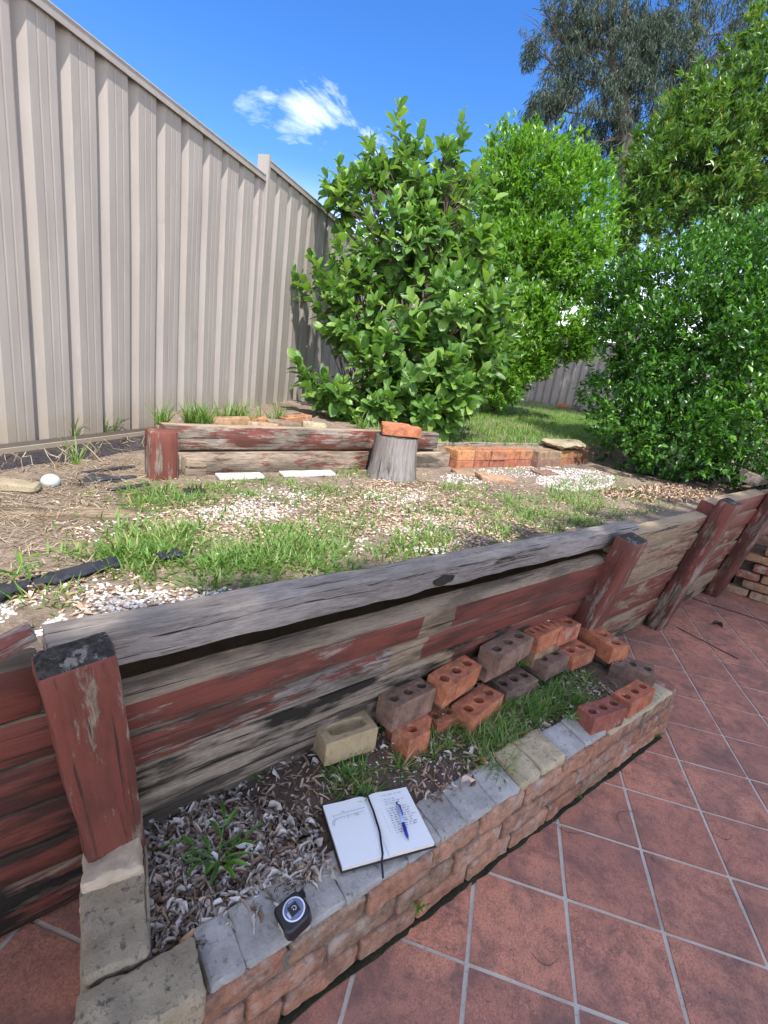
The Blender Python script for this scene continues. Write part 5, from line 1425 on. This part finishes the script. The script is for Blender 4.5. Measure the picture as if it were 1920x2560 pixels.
# bark chips and white pebbles
P = np.array(terrace_points([(850, 1290, 750, 120, 2600), (1000, 1260, 220, 60, 2600), (700, 1300, 320, 60, 1500), (1150, 1320, 200, 60, 1400), (1000, 1215, 90, 22, 600), (1350, 1330, 220, 40, 700), (1600, 1250, 140, 40, 900), (1450, 1290, 220, 40, 900), (1250, 1240, 200, 40, 500), (250, 1480, 250, 60, 500), (1720, 1225, 110, 25, 500)])); n = len(P); a = rng.random(n) * 2 * PI
o = obj('bark_chips', scatter('bark_chips', 'small', P + np.array([0, 0, 0.008]), np.stack([np.cos(a), np.sin(a), rng.normal(0, .15, n)], 1), np.array([0, 0, 1.0]) + unit(n) * .6, rng.uniform(0.010, 0.032, n), rng.uniform(0.004, 0.012, n)), M_CHIPS); o['kind'] = 'stuff'
P = np.array(terrace_points([(1440, 1200, 100, 28, 1900), (1330, 1180, 150, 14, 700), (1170, 1195, 70, 16, 380), (600, 1285, 120, 22, 500), (700, 1250, 120, 30, 420), (990, 1240, 80, 20, 420), (260, 1490, 160, 45, 330), (60, 1560, 110, 60, 330), (700, 1500, 260, 30, 420), (1050, 1300, 180, 40, 450), (1200, 1370, 160, 22, 300), (900, 1330, 300, 60, 420), (450, 1330, 250, 60, 260), (520, 1500, 250, 30, 350), (60, 1640, 90, 30, 150)])); n = len(P)
sz = 0.005 + 0.012 * rng.random(n) ** 1.6
pebble = scatter('white_gravel', 'stone', P + np.array([0, 0, 0.004]), unit(n) * np.array([1, 1, .3]), np.array([0, 0, 1.0]) + unit(n) * .4, sz * rng.uniform(.9, 1.5, n), sz, sz * .6, jitter=0.2)
o = obj('white_gravel', pebble, M_PEBBLE); o['kind'] = 'stuff'
# litter under the hedge
P = np.array(terrace_points([(1690, 1235, 130, 22, 700), (1560, 1235, 60, 14, 150), (60, 1470, 40, 20, 12), (120, 1550, 120, 40, 4)])); n = len(P); a = rng.random(n) * 2 * PI
o = obj('hedge_litter', scatter('hedge_litter', 'curl', P + np.array([0, 0, 0.01]), np.stack([np.cos(a), np.sin(a), rng.normal(0, .2, n)], 1), np.array([0, 0, 1.0]) + unit(n) * .6, rng.uniform(0.02, 0.045, n), rng.uniform(0.01, 0.02, n)), M_CHIPS); o['kind'] = 'stuff'


def bed_points(n, f):
    pts = []
    while len(pts) < n:
        a = random.uniform(-0.6, 1.5); u = random.uniform(0.03, 0.99)
        if random.random() < f(a, u): pts.append(tuple(bed(a, u)))
    return np.array(pts)


def lit(a, u):
    e = -0.05 - 0.36 * u + 0.05 * math.sin(u * 9 + a * 20)
    if a < e: return 1.0
    if a < e + 0.07: return 0.45
    return 0.07 + (0.25 if u > 0.88 else 0) * (a < 0.5) + (0.1 if u < .12 else 0)


def off_things(P):
    keep = []
    for p in P:
        v = Vector(p) - nb0; x, y = v.dot(ND), v.dot(NN); t_ = (Vector(p) - tp).length
        keep.append(not (-0.03 < x < 0.315 and -0.03 < y < 0.24) and t_ > 0.06)
    return P[np.array(keep)]


P = off_things(bed_points(7500, lambda a, u: lit(a, u) ** 1.6)); n = len(P); an = rng.random(n) * 2 * PI
hz_ = rng.random(n) * 0.022
o = obj('leaf_litter', scatter('leaf_litter', 'curl', P + np.stack([0 * hz_, 0 * hz_, hz_], 1), np.stack([np.cos(an), np.sin(an), rng.normal(0, .3, n)], 1), np.array([0, 0, 1.0]) + unit(n) * .9, 0.012 + 0.034 * rng.random(n) ** 1.7, rng.uniform(0.0035, 0.010, n), jitter=.3), M_LITTER); o['kind'] = 'stuff'
P = off_things(bed_points(900, lambda a, u: 0.3 if a < 0 else 0.8))
hp = []
for b_ in [x for x in COL.objects if x.get('group') == 'loose bricks lying in the planter' and x.data.name.startswith('loose_brick')]:
    for q in range(3): hp.append(tuple(b_.matrix_basis @ Vector((random.choice((-.077, 0, .077)) + random.uniform(-.012, .012), random.uniform(-.012, .012), 0.048 if random.random() < .75 else 0.079))))
P = np.vstack([P, np.array(hp)]); n = len(P); sz = 0.003 + 0.007 * rng.random(n) ** 2
o = obj('planter_pebbles', scatter('planter_pebbles', 'stone', P + np.array([0, 0, 0.003]), unit(n) * np.array([1, 1, .3]), np.array([0, 0, 1.0]) + unit(n) * .4, sz * 1.4, sz, sz * .5, jitter=.2), M_PEBBLE); o['kind'] = 'stuff'
P = off_things(bed_points(1500, lambda a, u: 0.8)); n = len(P); an = rng.random(n) * 2 * PI
o = obj('planter_mulch', scatter('planter_mulch', 'blade', P + np.array([0, 0, 0.006]), np.stack([np.cos(an), np.sin(an), rng.normal(0, .2, n)], 1), np.array([0, 0, 1.0]) + unit(n) * .5, rng.uniform(0.02, 0.06, n), rng.uniform(0.003, 0.008, n)), M_CHIPS); o['kind'] = 'stuff'


def pl_pts(ells):
    pts = []
    for (x, y, rx, ry, n) in ells:
        for _ in range(n):
            a = random.random() * 2 * PI; r = math.sqrt(random.random()); v = Vector(at(x + rx * r * math.cos(a), y + ry * r * math.sin(a), 0.27)); aa, uu = bed_of(v); q = bed(aa, min(1, max(0, uu))); pts.append((v.x, v.y, q.z - 0.004))
    return pts


P = pl_pts([(1180, 1800, 75, 60, 70), (1110, 1790, 60, 45, 45), (1250, 1850, 80, 40, 50), (1340, 1740, 90, 45, 70), (1430, 1710, 70, 40, 50), (1290, 1780, 70, 50, 45), (1230, 1910, 60, 30, 26), (870, 1930, 70, 40, 16), (1070, 1870, 50, 25, 14), (900, 1985, 60, 20, 7), (1450, 1760, 40, 25, 16), (1010, 1910, 40, 20, 6)])
o = obj('planter_grass', scatter('planter_grass', 'blade', *tufts(P, 11, 0.085, 0.0052, 0.02, 1.5)), M_GRASS); o['kind'] = 'stuff'


def leafy_weed(x, y, z, n, size, h, label, grp=None, stems=5):
    base = Vector(at(x, y, z)); root = empty('weed_plant', base, label, 'weed', grp)
    b = Bag(); lp2, ld2, ln2 = [], [], []
    for k in range(stems):
        a = 2 * PI * k / stems + random.uniform(-.4, .4); o_ = Vector((math.cos(a), math.sin(a), 0)); L = h * random.uniform(.6, 1.3); pts = [base + o_ * L * f * 0.8 + Z * L * (f * 0.9 - 0.3 * f * f) for f in (0, .3, .6, 1)]
        b.tube(pts, [.0022, .002, .0016, .0009], 5)
        for q in range(n):
            f = 0.25 + 0.75 * q / max(1, n - 1); p = base + o_ * L * f * 0.8 + Z * L * (f * 0.9 - 0.3 * f * f); lp2.append(tuple(p)); s_ = 1 if q % 2 else -1; sd_ = Vector((-o_.y, o_.x, 0)) * s_; ld2.append(tuple(sd_ * (1 - .6 * f) + o_ * (.4 + .6 * f) + Z * random.uniform(-.1, .5))); ln2.append((random.uniform(-.3, .3), random.uniform(-.3, .3), 1))
    obj('stems', b.mesh('stems'), M_WEED, root)
    me = scatter('leaves', 'big', np.array(lp2), np.array(ld2), np.array(ln2), rng.uniform(.7, 1.2, len(lp2)) * size, rng.uniform(.6, .8, len(lp2)) * size * (0.5 if size < .03 else .24), jitter=.1)
    obj('leaves', me, M_WEED, root)['kind'] = 'stuff'
    return root


leafy_weed(545, 2150, 0.27, 4, 0.062, 0.085, 'narrow leaved weed sprawling over the grey leaf litter', stems=6)
leafy_weed(590, 1945, 0.28, 3, 0.045, 0.10, 'thin lone weed against the lowest boards of the wall', stems=2)
leafy_weed(955, 1800, 0.30, 6, 0.016, 0.05, 'bright round leaved sprig between the cream brick and the half brick', stems=9)
leafy_weed(958, 1832, 0.28, 5, 0.014, 0.03, 'smaller bright sprig just below the larger one by the cream brick', stems=6)
leafy_weed(1300, 1665, 0.36, 5, 0.015, 0.05, 'round leaved sprig growing beside the stacked brown bricks', stems=7)
leafy_weed(1428, 1800, 0.30, 5, 0.014, 0.035, 'small sprig at the foot of the dark red brick', stems=6)
leafy_weed(1313, 1995, 0.17, 5, 0.014, 0.028, 'tiny fern like weed in a joint of the planter front', stems=6)
leafy_weed(1045, 2275, 0.10, 4, 0.012, 0.022, 'tiny green weed in the lowest joint below the notebook', stems=4)
leafy_weed(1630, 1838, 0.01, 5, 0.018, 0.035, 'leafy weed at the foot of the far planter corner', stems=7)
leafy_weed(1432, 1985, 0.01, 4, 0.02, 0.035, 'grass like weed between planter foot and patio', stems=5)
leafy_weed(40, 1440, 0.9, 3, 0.05, 0.05, 'broad leaved seedling beside the black mat', stems=3)
# twigs and curled bits on the patio
tb = [(1725, 1440, 'dark curled leaf on the far patio'), (1200, 2280, None)]
for k, (x, y, x2, y2, lab) in enumerate(((1590, 2030, 1562, 2085, 'thin curved twig on the tiles near the planter middle'), (1325, 2380, 1395, 2395, 'bent dry twig on the tiles at the bottom'), (1632, 2135, 1650, 2165, 'short straight dead leaf on the tiles'), (1365, 2025, 1470, 2080, 'long thin twig lying along a grout line'), (1115, 2360, 1125, 2375, 'tiny curled twig ring on a tile near the planter'), (1780, 2080, 1830, 2090, 'hooked twig on the tiles at the right'))):
    a, c = Vector(at(x, y, 0.006)), Vector(at(x2, y2, 0.006)); sd_ = (c - a).cross(Z); b = Bag()
    pts = [a.lerp(c, f) + sd_ * 0.35 * math.sin(f * PI) + Z * 0.002 for f in (0, .2, .4, .6, .8, 1)]; b.tube(pts, [0.0006, 0.0011, 0.0013, 0.0012, 0.0010, 0.0005], 5)
    o = obj('twig', b.mesh('twig'), M_BARK); tag(o, lab, 'twig', 'twigs scattered on the patio')
o = obj('dead_leaf', scatter('dead_leaf', 'curl', [tuple(at(1778, 1562, 0.006))], [(1, .2, 0)], [(0, 0, 1)], [0.09], [0.05]), simple('dark_dead_leaf', (0.05, 0.04, 0.038), 0.7)); tag(o, 'dark dead leaf lying alone on the far patio', 'leaf')
